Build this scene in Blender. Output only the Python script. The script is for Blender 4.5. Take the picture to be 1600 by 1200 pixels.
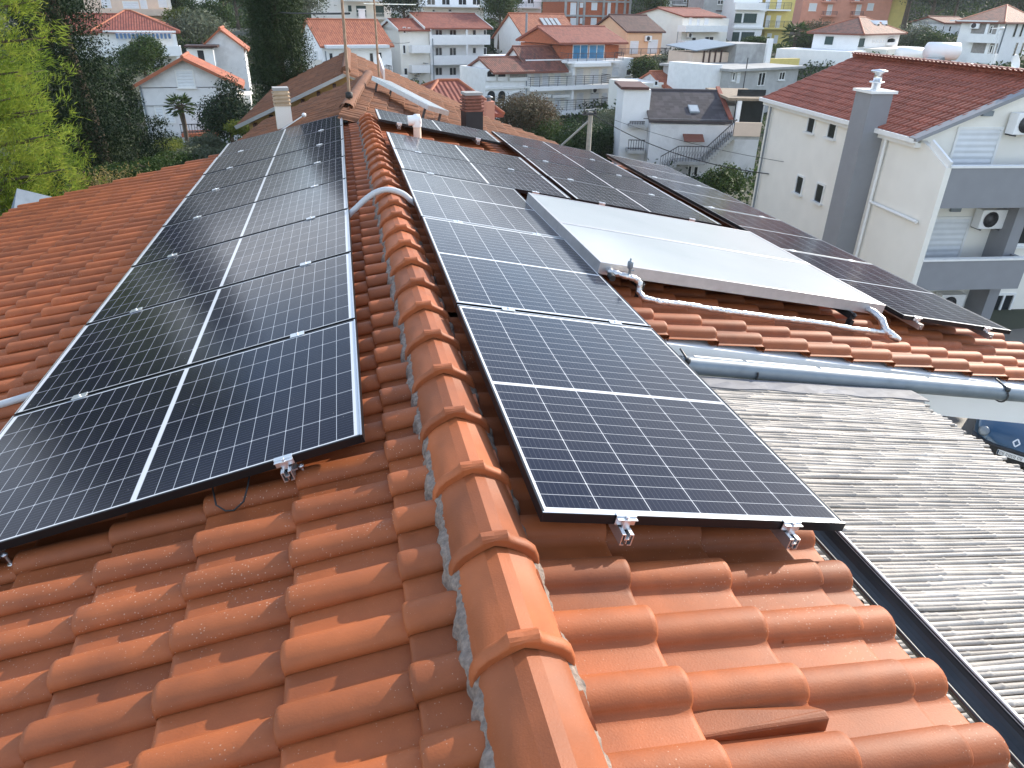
import bpy, math, random
import numpy as np
random.seed(7); RNG = np.random.default_rng(7)
for o in list(bpy.data.objects): bpy.data.objects.remove(o)
SC = bpy.context.scene
COL = SC.collection

# ---------------------------------------------------------------- camera, sky, sun, exposure
FPX = 1090.41                                   # focal length in pixels of the 1600 px wide photograph
CAM_ROT = (1.07927, -0.016, -0.2193)
cd = bpy.data.cameras.new('camera'); cam = bpy.data.objects.new('camera', cd); COL.objects.link(cam)
cam.location = (0, 0, 0); cam.rotation_euler = CAM_ROT
cd.sensor_width = 36.0; cd.lens = FPX / 1600 * 36.0; cd.clip_start = 0.05; cd.clip_end = 2000
SC.camera = cam
SUN_EL, SUN_AZ = math.radians(26), math.radians(61)      # azimuth clockwise from +Y
w = bpy.data.worlds.new('World'); SC.world = w; w.use_nodes = True
nt = w.node_tree; nt.nodes.clear()
out = nt.nodes.new('ShaderNodeOutputWorld'); bg = nt.nodes.new('ShaderNodeBackground')
sky = nt.nodes.new('ShaderNodeTexSky'); sky.sky_type = 'NISHITA'; sky.sun_disc = False
sky.sun_elevation = SUN_EL; sky.sun_rotation = SUN_AZ; sky.air_density = 1.0; sky.dust_density = .4
tc = nt.nodes.new('ShaderNodeTexCoord'); cn = nt.nodes.new('ShaderNodeTexNoise')
cn.inputs['Scale'].default_value = 2.1; cn.inputs['Detail'].default_value = 6; cn.inputs['Roughness'].default_value = .55
mp = nt.nodes.new('ShaderNodeMapping'); mp.inputs['Scale'].default_value = (1, 1, 2.2); mp.inputs['Location'].default_value = (.3, .9, .2)
cr = nt.nodes.new('ShaderNodeValToRGB'); cr.color_ramp.elements[0].position = .40; cr.color_ramp.elements[1].position = .62
mx = nt.nodes.new('ShaderNodeMix'); mx.data_type = 'RGBA'; mx.inputs[7].default_value = (5.6, 5.8, 6.1, 1)
nt.links.new(tc.outputs['Generated'], mp.inputs['Vector']); nt.links.new(mp.outputs[0], cn.inputs['Vector'])
sp_ = nt.nodes.new('ShaderNodeSeparateXYZ'); nt.links.new(tc.outputs['Generated'], sp_.inputs[0])
hm = nt.nodes.new('ShaderNodeMapRange'); hm.inputs[1].default_value = .24; hm.inputs[2].default_value = .55; hm.inputs[3].default_value = 1; hm.inputs[4].default_value = .30; nt.links.new(sp_.outputs[2], hm.inputs[0])
cm = nt.nodes.new('ShaderNodeMath'); cm.operation = 'MULTIPLY'; nt.links.new(cr.outputs['Color'], cm.inputs[0]); nt.links.new(hm.outputs[0], cm.inputs[1])
nt.links.new(cn.outputs['Fac'], cr.inputs['Fac']); nt.links.new(cm.outputs[0], mx.inputs[0])
nt.links.new(sky.outputs[0], mx.inputs[6]); nt.links.new(mx.outputs[2], bg.inputs['Color'])
bg.inputs['Strength'].default_value = 0.15
nt.links.new(bg.outputs[0], out.inputs['Surface'])
sl = bpy.data.lights.new('sun', 'SUN'); sl.energy = 2.9; sl.angle = math.radians(.55); sl.color = (1, .91, .77)
so = bpy.data.objects.new('sun', sl); COL.objects.link(so)
so.rotation_euler = (math.pi / 2 - SUN_EL, 0, math.pi - SUN_AZ)
so.location = (20, 10, 20)
SC.view_settings.view_transform = 'Standard'; SC.view_settings.look = 'None'; SC.view_settings.gamma = 1
SC.view_settings.use_curve_mapping = False; SC.view_settings.exposure = 1.32

# ---------------------------------------------------------------- photo geometry
def _rot(rx, ry, rz):
    cx, sx, cy, sy, cz, sz = math.cos(rx), math.sin(rx), math.cos(ry), math.sin(ry), math.cos(rz), math.sin(rz)
    Rx = np.array([[1, 0, 0], [0, cx, -sx], [0, sx, cx]]); Ry = np.array([[cy, 0, sy], [0, 1, 0], [-sy, 0, cy]])
    Rz = np.array([[cz, -sz, 0], [sz, cz, 0], [0, 0, 1]]); return Rz @ Ry @ Rx
CR = _rot(*CAM_ROT)
def ray(u, v): return CR @ np.array([(u - 800) / FPX, -(v - 600) / FPX, -1.])
def hit(u, v, P0, n):
    d = ray(u, v); return d * (np.dot(P0, n) / np.dot(d, n))
def ony(u, v, Y): return hit(u, v, np.array([0, Y, 0.]), np.array([0, 1., 0]))
def onz(u, v, z): return hit(u, v, np.array([0, 0, z]), np.array([0, 0, 1.]))
V3 = lambda *a: np.array(a, float)
def nrm(v): return v / np.linalg.norm(v)

# ---------------------------------------------------------------- materials
def _n(nt, t): return nt.nodes.new(t)
def mat(name, col, rough=.65, metal=0., var=.18, vscale=6., bump=0., bscale=60., col2=None, c2amt=0., c2scale=2., spec=.5, coat=0., attr=None, attramt=.25, detail=5.):
    m = bpy.data.materials.new(name); m.use_nodes = True; nt = m.node_tree; b = nt.nodes['Principled BSDF']; L = nt.links.new
    tc = _n(nt, 'ShaderNodeTexCoord'); n1 = _n(nt, 'ShaderNodeTexNoise'); n1.inputs['Scale'].default_value = vscale; n1.inputs['Detail'].default_value = detail
    L(tc.outputs['Object'], n1.inputs['Vector'])
    r = _n(nt, 'ShaderNodeMapRange'); r.inputs[1].default_value = .25; r.inputs[2].default_value = .75; r.inputs[3].default_value = 1 - var; r.inputs[4].default_value = 1 + var
    L(n1.outputs['Fac'], r.inputs[0])
    mu = _n(nt, 'ShaderNodeMix'); mu.data_type = 'RGBA'; mu.blend_type = 'MULTIPLY'; mu.inputs[0].default_value = 1
    mu.inputs[6].default_value = (*col, 1); L(r.outputs[0], mu.inputs[7]); c = mu.outputs[2]
    if col2:
        n2 = _n(nt, 'ShaderNodeTexNoise'); n2.inputs['Scale'].default_value = c2scale; n2.inputs['Detail'].default_value = 7; n2.inputs['Roughness'].default_value = .65
        L(tc.outputs['Object'], n2.inputs['Vector']); rr = _n(nt, 'ShaderNodeMapRange'); rr.inputs[1].default_value = .5; rr.inputs[2].default_value = .68; rr.inputs[4].default_value = c2amt
        L(n2.outputs['Fac'], rr.inputs[0]); m2 = _n(nt, 'ShaderNodeMix'); m2.data_type = 'RGBA'; L(rr.outputs[0], m2.inputs[0]); L(c, m2.inputs[6]); m2.inputs[7].default_value = (*col2, 1); c = m2.outputs[2]
    if attr:
        at = _n(nt, 'ShaderNodeAttribute'); at.attribute_name = attr
        r2 = _n(nt, 'ShaderNodeMapRange'); r2.inputs[3].default_value = 1 - attramt; r2.inputs[4].default_value = 1 + attramt; L(at.outputs['Fac'], r2.inputs[0])
        m3 = _n(nt, 'ShaderNodeMix'); m3.data_type = 'RGBA'; m3.blend_type = 'MULTIPLY'; m3.inputs[0].default_value = 1; L(c, m3.inputs[6]); L(r2.outputs[0], m3.inputs[7]); c = m3.outputs[2]
    L(c, b.inputs['Base Color']); b.inputs['Roughness'].default_value = rough; b.inputs['Metallic'].default_value = metal
    b.inputs['Specular IOR Level'].default_value = spec; b.inputs['Coat Weight'].default_value = coat; b.inputs['Coat Roughness'].default_value = .08
    if bump:
        n3 = _n(nt, 'ShaderNodeTexNoise'); n3.inputs['Scale'].default_value = bscale; n3.inputs['Detail'].default_value = 4; L(tc.outputs['Object'], n3.inputs['Vector'])
        bp = _n(nt, 'ShaderNodeBump'); bp.inputs['Strength'].default_value = bump; bp.inputs['Distance'].default_value = .01; L(n3.outputs['Fac'], bp.inputs['Height']); L(bp.outputs[0], b.inputs['Normal'])
    return m
def tile_mat(name, col, light, speck=.5, rough=.5, stain=(.13, .04, .018), stain_amt=.3):
    """engobed clay: per tile tone, soft mottling, pale dust specks"""
    m = mat(name, col, rough=rough, var=.14, vscale=9, bump=.10, bscale=170, col2=stain, c2amt=stain_amt, c2scale=3.3, attr='rnd', attramt=.2, spec=.42)
    nt = m.node_tree; b = nt.nodes['Principled BSDF']; L = nt.links.new
    src = b.inputs['Base Color'].links[0].from_socket
    tc = _n(nt, 'ShaderNodeTexCoord'); vo = _n(nt, 'ShaderNodeTexVoronoi'); vo.inputs['Scale'].default_value = 95; L(tc.outputs['Object'], vo.inputs['Vector'])
    nz = _n(nt, 'ShaderNodeTexNoise'); nz.inputs['Scale'].default_value = 1.7; nz.inputs['Detail'].default_value = 3; L(tc.outputs['Object'], nz.inputs['Vector'])
    th = _n(nt, 'ShaderNodeMapRange'); th.inputs[1].default_value = .45; th.inputs[2].default_value = .75; th.inputs[3].default_value = .08; th.inputs[4].default_value = .30; L(nz.outputs['Fac'], th.inputs[0])
    lt = _n(nt, 'ShaderNodeMath'); lt.operation = 'LESS_THAN'; L(vo.outputs['Distance'], lt.inputs[0]); L(th.outputs[0], lt.inputs[1])
    wn = _n(nt, 'ShaderNodeMath'); wn.operation = 'GREATER_THAN'; wn.inputs[1].default_value = .62; sep = _n(nt, 'ShaderNodeSeparateColor'); L(vo.outputs['Color'], sep.inputs[0]); L(sep.outputs[0], wn.inputs[0])
    mm = _n(nt, 'ShaderNodeMath'); mm.operation = 'MULTIPLY'; L(lt.outputs[0], mm.inputs[0]); L(wn.outputs[0], mm.inputs[1])
    m2 = _n(nt, 'ShaderNodeMath'); m2.operation = 'MULTIPLY'; L(mm.outputs[0], m2.inputs[0]); m2.inputs[1].default_value = speck
    mx = _n(nt, 'ShaderNodeMix'); mx.data_type = 'RGBA'; L(m2.outputs[0], mx.inputs[0]); L(src, mx.inputs[6]); mx.inputs[7].default_value = (*light, 1)
    L(mx.outputs[2], b.inputs['Base Color'])
    return m
def roof_mat(name, col, dark, light=None, per=.22, course=.36, roll=.22):
    """far tile roofs: rolls and courses from UV metres as bump, per tile tone"""
    m = bpy.data.materials.new(name); m.use_nodes = True; nt = m.node_tree; b = nt.nodes['Principled BSDF']; L = nt.links.new
    uv = _n(nt, 'ShaderNodeUVMap'); sx = _n(nt, 'ShaderNodeSeparateXYZ'); L(uv.outputs[0], sx.inputs[0])
    def mth(op, a, bb=None, c=None):
        n = _n(nt, 'ShaderNodeMath'); n.operation = op
        for i, q in enumerate((a, bb, c)):
            if q is None: continue
            if isinstance(q, (int, float)): n.inputs[i].default_value = q
            else: L(q, n.inputs[i])
        return n.outputs[0]
    s = mth('SINE', mth('MULTIPLY', sx.outputs[0], 2 * math.pi / per)); fr = mth('FRACT', mth('DIVIDE', sx.outputs[1], course))
    h = mth('ADD', mth('MULTIPLY', s, roll), mth('MULTIPLY', fr, .8))
    bp = _n(nt, 'ShaderNodeBump'); bp.inputs['Strength'].default_value = 1; bp.inputs['Distance'].default_value = .06; L(h, bp.inputs['Height']); L(bp.outputs[0], b.inputs['Normal'])
    cb = _n(nt, 'ShaderNodeCombineXYZ'); L(mth('FLOOR', mth('DIVIDE', sx.outputs[0], per)), cb.inputs[0]); L(mth('FLOOR', mth('DIVIDE', sx.outputs[1], course)), cb.inputs[1])
    wn = _n(nt, 'ShaderNodeTexWhiteNoise'); wn.noise_dimensions = '2D'; L(cb.outputs[0], wn.inputs['Vector'])
    tc = _n(nt, 'ShaderNodeTexCoord'); nz = _n(nt, 'ShaderNodeTexNoise'); nz.inputs['Scale'].default_value = 1.1; nz.inputs['Detail'].default_value = 6; nz.inputs['Roughness'].default_value = .65; L(tc.outputs['Object'], nz.inputs['Vector'])
    f = mth('ADD', mth('MULTIPLY', wn.outputs['Value'], .45), mth('MULTIPLY', nz.outputs['Fac'], .6))
    r = _n(nt, 'ShaderNodeValToRGB'); r.color_ramp.elements[0].position = .22; r.color_ramp.elements[1].position = .8
    r.color_ramp.elements[0].color = (*dark, 1); r.color_ramp.elements[1].color = (*(light or col), 1); e = r.color_ramp.elements.new(.5); e.color = (*col, 1)
    L(f, r.inputs[0])
    L(r.outputs[0], b.inputs['Base Color']); b.inputs['Roughness'].default_value = .75
    return m
def leaf_mat(name, cols, rough=.6, trans=.35):
    m = bpy.data.materials.new(name); m.use_nodes = True; nt = m.node_tree; b = nt.nodes['Principled BSDF']; L = nt.links.new
    at = _n(nt, 'ShaderNodeAttribute'); at.attribute_name = 'rnd'; r = _n(nt, 'ShaderNodeValToRGB')
    el = r.color_ramp.elements; el[0].color = (*cols[0], 1); el[1].color = (*cols[-1], 1)
    for i, c in enumerate(cols[1:-1]): e = el.new((i + 1) / (len(cols) - 1)); e.color = (*c, 1)
    L(at.outputs['Fac'], r.inputs[0]); L(r.outputs[0], b.inputs['Base Color']); b.inputs['Roughness'].default_value = rough
    b.inputs['Specular IOR Level'].default_value = .12
    tr = _n(nt, 'ShaderNodeBsdfTranslucent'); L(r.outputs[0], tr.inputs['Color']); mx = _n(nt, 'ShaderNodeMixShader'); mx.inputs[0].default_value = trans
    L(b.outputs[0], mx.inputs[1]); L(tr.outputs[0], mx.inputs[2]); L(mx.outputs[0], nt.nodes['Material Output'].inputs['Surface'])
    return m
def panel_mat():
    m = bpy.data.materials.new('solar_cells'); m.use_nodes = True; nt = m.node_tree; b = nt.nodes['Principled BSDF']; L = nt.links.new
    uv = _n(nt, 'ShaderNodeUVMap'); sx = _n(nt, 'ShaderNodeSeparateXYZ'); L(uv.outputs[0], sx.inputs[0]); U, Vv = sx.outputs[0], sx.outputs[1]
    def M(op, a, bb=None, c=None):
        n = _n(nt, 'ShaderNodeMath'); n.operation = op
        for i, q in enumerate((a, bb, c)):
            if q is None: continue
            if isinstance(q, (int, float)): n.inputs[i].default_value = q
            else: L(q, n.inputs[i])
        return n.outputs[0]
    def sstep(d, w0, w1):                        # 1 inside line, 0 outside, soft edge
        r = _n(nt, 'ShaderNodeMapRange'); r.inputs[1].default_value = w0; r.inputs[2].default_value = w1; r.inputs[3].default_value = 1; r.inputs[4].default_value = 0; L(d, r.inputs[0]); return r.outputs[0]
    PWs, PLs = 1.134, 1.744
    pu = (PWs - .036) / 6; half = PLs / 2 - .011 - .032; pv = half / 12
    cu = M('SUBTRACT', U, .018); av = M('ABSOLUTE', M('SUBTRACT', Vv, PLs / 2)); cv = M('SUBTRACT', av, .011)
    du = M('PINGPONG', cu, pu / 2); dv = M('PINGPONG', cv, pv / 2)
    lu = sstep(du, .0009, .0021); lv = M('MULTIPLY', sstep(dv, .0006, .0015), .9)
    dv2 = M('PINGPONG', cv, pv); dia = sstep(M('ADD', du, dv2), .004, .0065)
    cen = sstep(av, .0095, .011)
    mu = M('MAXIMUM', M('LESS_THAN', U, .018), M('GREATER_THAN', U, PWs - .018)); mv = M('GREATER_THAN', av, PLs / 2 - .032)
    bus = M('MULTIPLY', sstep(M('PINGPONG', M('ADD', cu, pu / 20), pu / 20), .0004, .0011), .10)
    line = M('MAXIMUM', M('MAXIMUM', lu, lv), M('MAXIMUM', dia, bus)); wht = M('MAXIMUM', cen, M('MAXIMUM', mu, mv))
    oi = _n(nt, 'ShaderNodeObjectInfo'); nz = _n(nt, 'ShaderNodeTexNoise'); nz.inputs['Scale'].default_value = 3; L(uv.outputs[0], nz.inputs['Vector'])
    base = _n(nt, 'ShaderNodeMix'); base.data_type = 'RGBA'; base.inputs[6].default_value = (.0050, .0065, .016, 1); base.inputs[7].default_value = (.007, .0095, .027, 1); L(M('ADD', M('MULTIPLY', oi.outputs['Random'], .6), M('MULTIPLY', nz.outputs['Fac'], .4)), base.inputs[0])
    m1 = _n(nt, 'ShaderNodeMix'); m1.data_type = 'RGBA'; L(line, m1.inputs[0]); L(base.outputs[2], m1.inputs[6]); m1.inputs[7].default_value = (.52, .53, .55, 1)
    m2 = _n(nt, 'ShaderNodeMix'); m2.data_type = 'RGBA'; L(wht, m2.inputs[0]); L(m1.outputs[2], m2.inputs[6]); m2.inputs[7].default_value = (.62, .63, .64, 1)
    # dust specks and faint film of dust
    tc = _n(nt, 'ShaderNodeTexCoord'); vo = _n(nt, 'ShaderNodeTexVoronoi'); vo.inputs['Scale'].default_value = 26; L(tc.outputs['Object'], vo.inputs['Vector'])
    sp = _n(nt, 'ShaderNodeSeparateColor'); L(vo.outputs['Color'], sp.inputs[0])
    sk = M('MULTIPLY', M('LESS_THAN', vo.outputs['Distance'], M('MULTIPLY', sp.outputs[1], .09)), M('GREATER_THAN', sp.outputs[0], .6))
    m3 = _n(nt, 'ShaderNodeMix'); m3.data_type = 'RGBA'; L(M('MULTIPLY', sk, .5), m3.inputs[0]); L(m2.outputs[2], m3.inputs[6]); m3.inputs[7].default_value = (.3, .28, .25, 1)
    nz2 = _n(nt, 'ShaderNodeTexNoise'); nz2.inputs['Scale'].default_value = 5; nz2.inputs['Detail'].default_value = 8; L(tc.outputs['Object'], nz2.inputs['Vector'])
    m4 = _n(nt, 'ShaderNodeMix'); m4.data_type = 'RGBA'; L(M('MULTIPLY', nz2.outputs['Fac'], .016), m4.inputs[0]); L(m3.outputs[2], m4.inputs[6]); m4.inputs[7].default_value = (.4, .36, .3, 1)
    L(m4.outputs[2], b.inputs['Base Color'])
    rr = _n(nt, 'ShaderNodeMapRange'); rr.inputs[3].default_value = .10; rr.inputs[4].default_value = .20; L(nz2.outputs['Fac'], rr.inputs[0]); L(rr.outputs[0], b.inputs['Roughness'])
    b.inputs['IOR'].default_value = 1.36; b.inputs['Specular IOR Level'].default_value = .24
    return m
def reed_mat():
    return mat('dry_reed', (.42, .38, .335), rough=.7, var=.2, vscale=7, bump=.25, bscale=90, col2=(.22, .195, .17), c2amt=.35, c2scale=9, attr='rnd', attramt=.28)

MT = {}
MT['tile'] = tile_mat('terracotta_tile', (.325, .088, .025), (.62, .46, .34), speck=.4, rough=.62)
MT['ridge'] = tile_mat('terracotta_ridge', (.33, .092, .029), (.6, .42, .32), speck=.12, rough=.62, stain_amt=.12)
MT['oldtile'] = tile_mat('weathered_tile', (.21, .085, .040), (.42, .31, .19), speck=.5, rough=.85, stain=(.08, .05, .035), stain_amt=.6)
MT['nbtile'] = tile_mat('red_brown_tile', (.30, .092, .058), (.4, .2, .14), speck=.1, rough=.6, stain=(.20, .058, .038), stain_amt=.3)
MT['mortar'] = mat('mortar', (.24, .185, .15), rough=.95, var=.45, vscale=60, bump=.7, bscale=110, col2=(.12, .11, .10), c2amt=.5, c2scale=25)
MT['cells'] = panel_mat()
MT['frame'] = mat('black_anodised_frame', (.018, .019, .022), rough=.33, metal=.6, var=.1)
MT['framelip'] = mat('bare_aluminium_lip', (.62, .64, .66), rough=.32, metal=.9, var=.06)
MT['alu'] = mat('aluminium', (.72, .73, .74), rough=.33, metal=.9, var=.1, vscale=20, bump=.05)
MT['dark'] = mat('dark_cavity', (.012, .012, .012), rough=.9)
MT['zinc'] = mat('galvanised_steel', (.20, .235, .265), rough=.45, metal=.3, var=.16, vscale=8, bump=.05, col2=(.16, .18, .2), c2amt=.4)
MT['gutter'] = mat('dark_gutter', (.05, .052, .055), rough=.42, metal=.4, var=.25)
MT['whitewall'] = mat('white_plaster', (.80, .80, .79), rough=.9, var=.06, vscale=2.5, bump=.15, bscale=40, col2=(.62, .61, .58), c2amt=.3, c2scale=.9)
MT['clean'] = mat('clean_white_plaster', (.84, .84, .83), rough=.85, var=.04, vscale=2)
MT['dirty'] = mat('stained_white_plaster', (.70, .70, .70), rough=.95, var=.10, vscale=1.2, bump=.2, bscale=30, col2=(.42, .41, .40), c2amt=.6, c2scale=.55)
MT['cream'] = mat('cream_plaster', (.82, .79, .72), rough=.9, var=.04, vscale=1.5, bump=.1, bscale=50, col2=(.74, .70, .63), c2amt=.25, c2scale=.5)
MT['peach'] = mat('peach_plaster', (.75, .47, .29), rough=.9, var=.07, vscale=2, col2=(.6, .38, .24), c2amt=.3)
MT['palepeach'] = mat('pale_peach_plaster', (.72, .56, .44), rough=.9, var=.06, vscale=2)
MT['pink'] = mat('salmon_plaster', (.66, .30, .21), rough=.9, var=.07, vscale=2)
MT['yellow'] = mat('yellow_plaster', (.68, .55, .19), rough=.9, var=.07, vscale=2)
MT['grey'] = mat('grey_plaster', (.25, .255, .27), rough=.85, var=.05, vscale=3, bump=.1, bscale=60)
MT['lgrey'] = mat('light_grey_plaster', (.42, .42, .41), rough=.9, var=.14, vscale=1.5, col2=(.26, .26, .25), c2amt=.5, c2scale=.8)
MT['concrete'] = mat('concrete', (.36, .36, .35), rough=.95, var=.2, vscale=1.8, bump=.3, bscale=20, col2=(.22, .22, .21), c2amt=.6, c2scale=.7)
MT['brick'] = mat('hollow_brick', (.40, .115, .05), rough=.9, var=.25, vscale=7, bump=.3, bscale=14, col2=(.30, .09, .045), c2amt=.5)
MT['trim'] = mat('white_trim', (.78, .78, .76), rough=.6, var=.04)
MT['shutter'] = mat('white_roller_shutter', (.70, .72, .74), rough=.5, var=.05, vscale=4)
MT['glass'] = mat('dark_window', (.02, .024, .028), rough=.08, var=.2, vscale=2, spec=.6)
MT['blueglass'] = mat('blue_window', (.05, .23, .42), rough=.1, var=.3, vscale=1.5, spec=.6)
MT['green'] = mat('green_shutter', (.02, .055, .05), rough=.6, var=.1)
MT['brown'] = mat('brown_wood', (.06, .025, .018), rough=.7, var=.25)
MT['wood'] = mat('weathered_wood', (.26, .20, .14), rough=.85, var=.3, vscale=5)
MT['rail'] = mat('dark_railing', (.08, .08, .085), rough=.5, metal=.5)
MT['rust'] = mat('rusty_steel', (.32, .22, .15), rough=.75, metal=.3, var=.35, vscale=12)
MT['redroof'] = roof_mat('red_roof', (.22, .056, .034), (.16, .04, .026), (.27, .076, .044))
MT['orangeroof'] = roof_mat('orange_roof', (.31, .088, .040), (.22, .06, .03), (.37, .12, .056))
MT['oldred'] = roof_mat('mossy_red_roof', (.15, .048, .03), (.06, .032, .024), (.21, .074, .046))
MT['darkroof'] = roof_mat('dark_slate_roof', (.040, .033, .037), (.026, .02, .023), (.075, .063, .068), per=.3, course=.36, roll=0.)
MT['brownroof'] = roof_mat('dark_brown_roof', (.07, .025, .022), (.045, .018, .016), (.10, .04, .03))
MT['white'] = mat('white_enamel', (.82, .82, .81), rough=.35, var=.03, vscale=3)
MT['pvc'] = mat('grey_pvc_conduit', (.50, .51, .52), rough=.4, var=.05)
MT['cable'] = mat('black_cable', (.015, .015, .015), rough=.6)
MT['foil'] = mat('aluminium_foil_wrap', (.62, .61, .60), rough=.3, metal=.9, var=.1, vscale=20, bump=1., bscale=45)
MT['bark'] = mat('bark', (.10, .075, .055), rough=.95, var=.4, vscale=8, bump=.6, bscale=25)
MT['collector'] = mat('prismatic_collector_glass', (.33, .355, .36), rough=.36, var=.07, vscale=1.6, spec=.8, coat=.4, bump=.04, bscale=200, col2=(.26, .30, .31), c2amt=.6, c2scale=1.2)
MT['carblue'] = mat('metallic_blue_paint', (.014, .06, .12), rough=.3, metal=.4, var=.05, coat=1.)
MT['blackplastic'] = mat('black_plastic', (.02, .02, .021), rough=.5)
MT['asphalt'] = mat('wet_asphalt', (.11, .10, .085), rough=.6, var=.35, vscale=.9, bump=.3, bscale=20, col2=(.20, .19, .165), c2amt=.8, c2scale=.5)
MT['blackpaint'] = mat('black_chimney', (.018, .018, .02), rough=.6)

# ---------------------------------------------------------------- mesh helpers
ROOT = {}
def empty(name, loc=(0, 0, 0)):
    o = bpy.data.objects.new(name, None); COL.objects.link(o); o.location = loc; o.empty_display_size = .2; return o
def tag(o, label=None, cat=None, group=None, kind=None):
    if label: o['label'] = label
    if cat: o['category'] = cat
    if group: o['group'] = group
    if kind: o['kind'] = kind
    return o
def thing(name, label, cat, loc=(0, 0, 0), group=None): return tag(empty(name, loc), label, cat, group)
def origin(p):
    v = np.zeros(3)
    while p is not None: v += np.array(p.location); p = p.parent
    return v
def mesh_np(name, V, F, m, parent=None, rnd=None, smooth=False, uv=None):
    V = np.asarray(V, np.float32) - origin(parent).astype(np.float32)
    F = np.asarray(F, np.int32); n, k = F.shape
    me = bpy.data.meshes.new(name); me.vertices.add(len(V)); me.vertices.foreach_set('co', V.ravel())
    me.loops.add(n * k); me.loops.foreach_set('vertex_index', F.ravel()); me.polygons.add(n)
    me.polygons.foreach_set('loop_start', np.arange(0, n * k, k, dtype=np.int32))
    if smooth is not False: me.polygons.foreach_set('use_smooth', (np.ones(n, bool) if smooth is True else np.asarray(smooth, bool)))
    me.update(calc_edges=True); me.validate()
    if rnd is not None: a = me.attributes.new('rnd', 'FLOAT', 'FACE'); a.data.foreach_set('value', np.asarray(rnd, np.float32))
    if uv is not None: l = me.uv_layers.new(name='UVMap'); l.data.foreach_set('uv', np.asarray(uv, np.float32).ravel())
    me.materials.append(m); o = bpy.data.objects.new(name, me); COL.objects.link(o); o.parent = parent; return o
class MB:
    def __init__(s): s.v = []; s.f = []; s.sm = []; s.uv = []
    def add(s, vs, fs, smooth=False, uvs=None):
        o = len(s.v); s.v += [tuple(map(float, q)) for q in vs]
        for i, f in enumerate(fs): s.f.append([o + j for j in f]); s.sm.append(smooth); s.uv.append(uvs[i] if uvs else None)
        return s
    def box(s, x0, x1, y0, y1, z0, z1, fr=None):
        P = [(x, y, z) for z in (z0, z1) for y in (y0, y1) for x in (x0, x1)]
        if fr: P = [fr(*p) for p in P]
        return s.add(P, [(0, 2, 3, 1), (4, 5, 7, 6), (0, 1, 5, 4), (2, 6, 7, 3), (0, 4, 6, 2), (1, 3, 7, 5)])
    def bar(s, p, q, w, h=None, up=(0, 0, 1)):
        p, q = V3(*p), V3(*q); h = h or w; d = nrm(q - p); u = V3(*up)
        if abs(d @ u) > .95: u = V3(1, 0, 0)
        x = nrm(np.cross(d, u)); y = np.cross(x, d)
        P = [a + x * sx * w / 2 + y * sy * h / 2 for a in (p, q) for sy in (-1, 1) for sx in (-1, 1)]
        return s.add(P, [(0, 2, 3, 1), (4, 5, 7, 6), (0, 1, 5, 4), (2, 6, 7, 3), (0, 4, 6, 2), (1, 3, 7, 5)])
    def tube(s, pts, r, n=10, cap=True, closed=False):
        pts = [V3(*p) for p in pts]; rs = r if hasattr(r, '__len__') else [r] * len(pts); rings = []; px = None
        for i, p in enumerate(pts):
            a = pts[max(i - 1, 0)]; b = pts[min(i + 1, len(pts) - 1)]; d = nrm(b - a)
            if px is None:
                u = V3(0, 0, 1) if abs(d[2]) < .9 else V3(1, 0, 0); px = nrm(np.cross(d, u))
            px = nrm(px - d * (px @ d)); y = np.cross(d, px)
            rings.append([p + rs[i] * (px * math.cos(t) + y * math.sin(t)) for t in np.linspace(0, 2 * math.pi, n, endpoint=False)])
        fs = [(i * n + j, i * n + (j + 1) % n, (i + 1) * n + (j + 1) % n, (i + 1) * n + j) for i in range(len(pts) - 1) for j in range(n)]
        s.add([q for rg in rings for q in rg], fs, True)
        if cap:
            s.add(rings[0], [tuple(range(n))[::-1]]); s.add(rings[-1], [tuple(range(n))])
        return s
    def lathe(s, c, prof, n=16, axis=None):
        c = V3(*c); ax = nrm(V3(*((0, 0, 1) if axis is None else axis))); u = nrm(np.cross(ax, V3(1, 0, 0) if abs(ax[0]) < .9 else V3(0, 1, 0))); w_ = np.cross(ax, u)
        P = [c + ax * z + r * (u * math.cos(t) + w_ * math.sin(t)) for r, z in prof for t in np.linspace(0, 2 * math.pi, n, endpoint=False)]
        fs = [(i * n + j, i * n + (j + 1) % n, (i + 1) * n + (j + 1) % n, (i + 1) * n + j) for i in range(len(prof) - 1) for j in range(n)]
        return s.add(P, fs, True)
    def quad(s, P, uv=None): return s.add(P, [tuple(range(len(P)))], False, [uv] if uv else None)
    def extrude(s, prof, p, q, up=(0, 0, 1), closed=True, smooth=False, cap=True):
        """2-D profile (x across, y up) swept from p to q"""
        p, q = V3(*p), V3(*q); d = nrm(q - p); x = nrm(np.cross(d, V3(*up))); y = np.cross(x, d); n = len(prof)
        P = [a + x * i + y * j for a in (p, q) for i, j in prof]
        s.add(P, [(j, (j + 1) % n, n + (j + 1) % n, n + j) for j in range(n if closed else n - 1)], smooth)
        if closed and cap: s.add(P[:n], [tuple(range(n))]); s.add(P[n:], [tuple(range(n))[::-1]])
        return s
    def build(s, name, m, parent=None, bevel=0.):
        me = bpy.data.meshes.new(name); og = origin(parent)
        me.from_pydata([tuple(V3(*v) - og) for v in s.v], [], s.f)
        me.polygons.foreach_set('use_smooth', s.sm)
        if any(u is not None for u in s.uv):
            l = me.uv_layers.new(name='UVMap')
            for p, u in zip(me.polygons, s.uv):
                if u:
                    for li, c in zip(p.loop_indices, u): l.data[li].uv = c
        me.materials.append(m); o = bpy.data.objects.new(name, me); COL.objects.link(o); o.parent = parent
        if bevel: b = o.modifiers.new('bevel', 'BEVEL'); b.width = bevel; b.segments = 2; b.limit_method = 'ANGLE'
        return o
def copy_tree(o, parent=None):
    c = o.copy(); COL.objects.link(c)
    if parent is not None: c.parent = parent
    for ch in list(o.children): copy_tree(ch, c)
    return c

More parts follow.
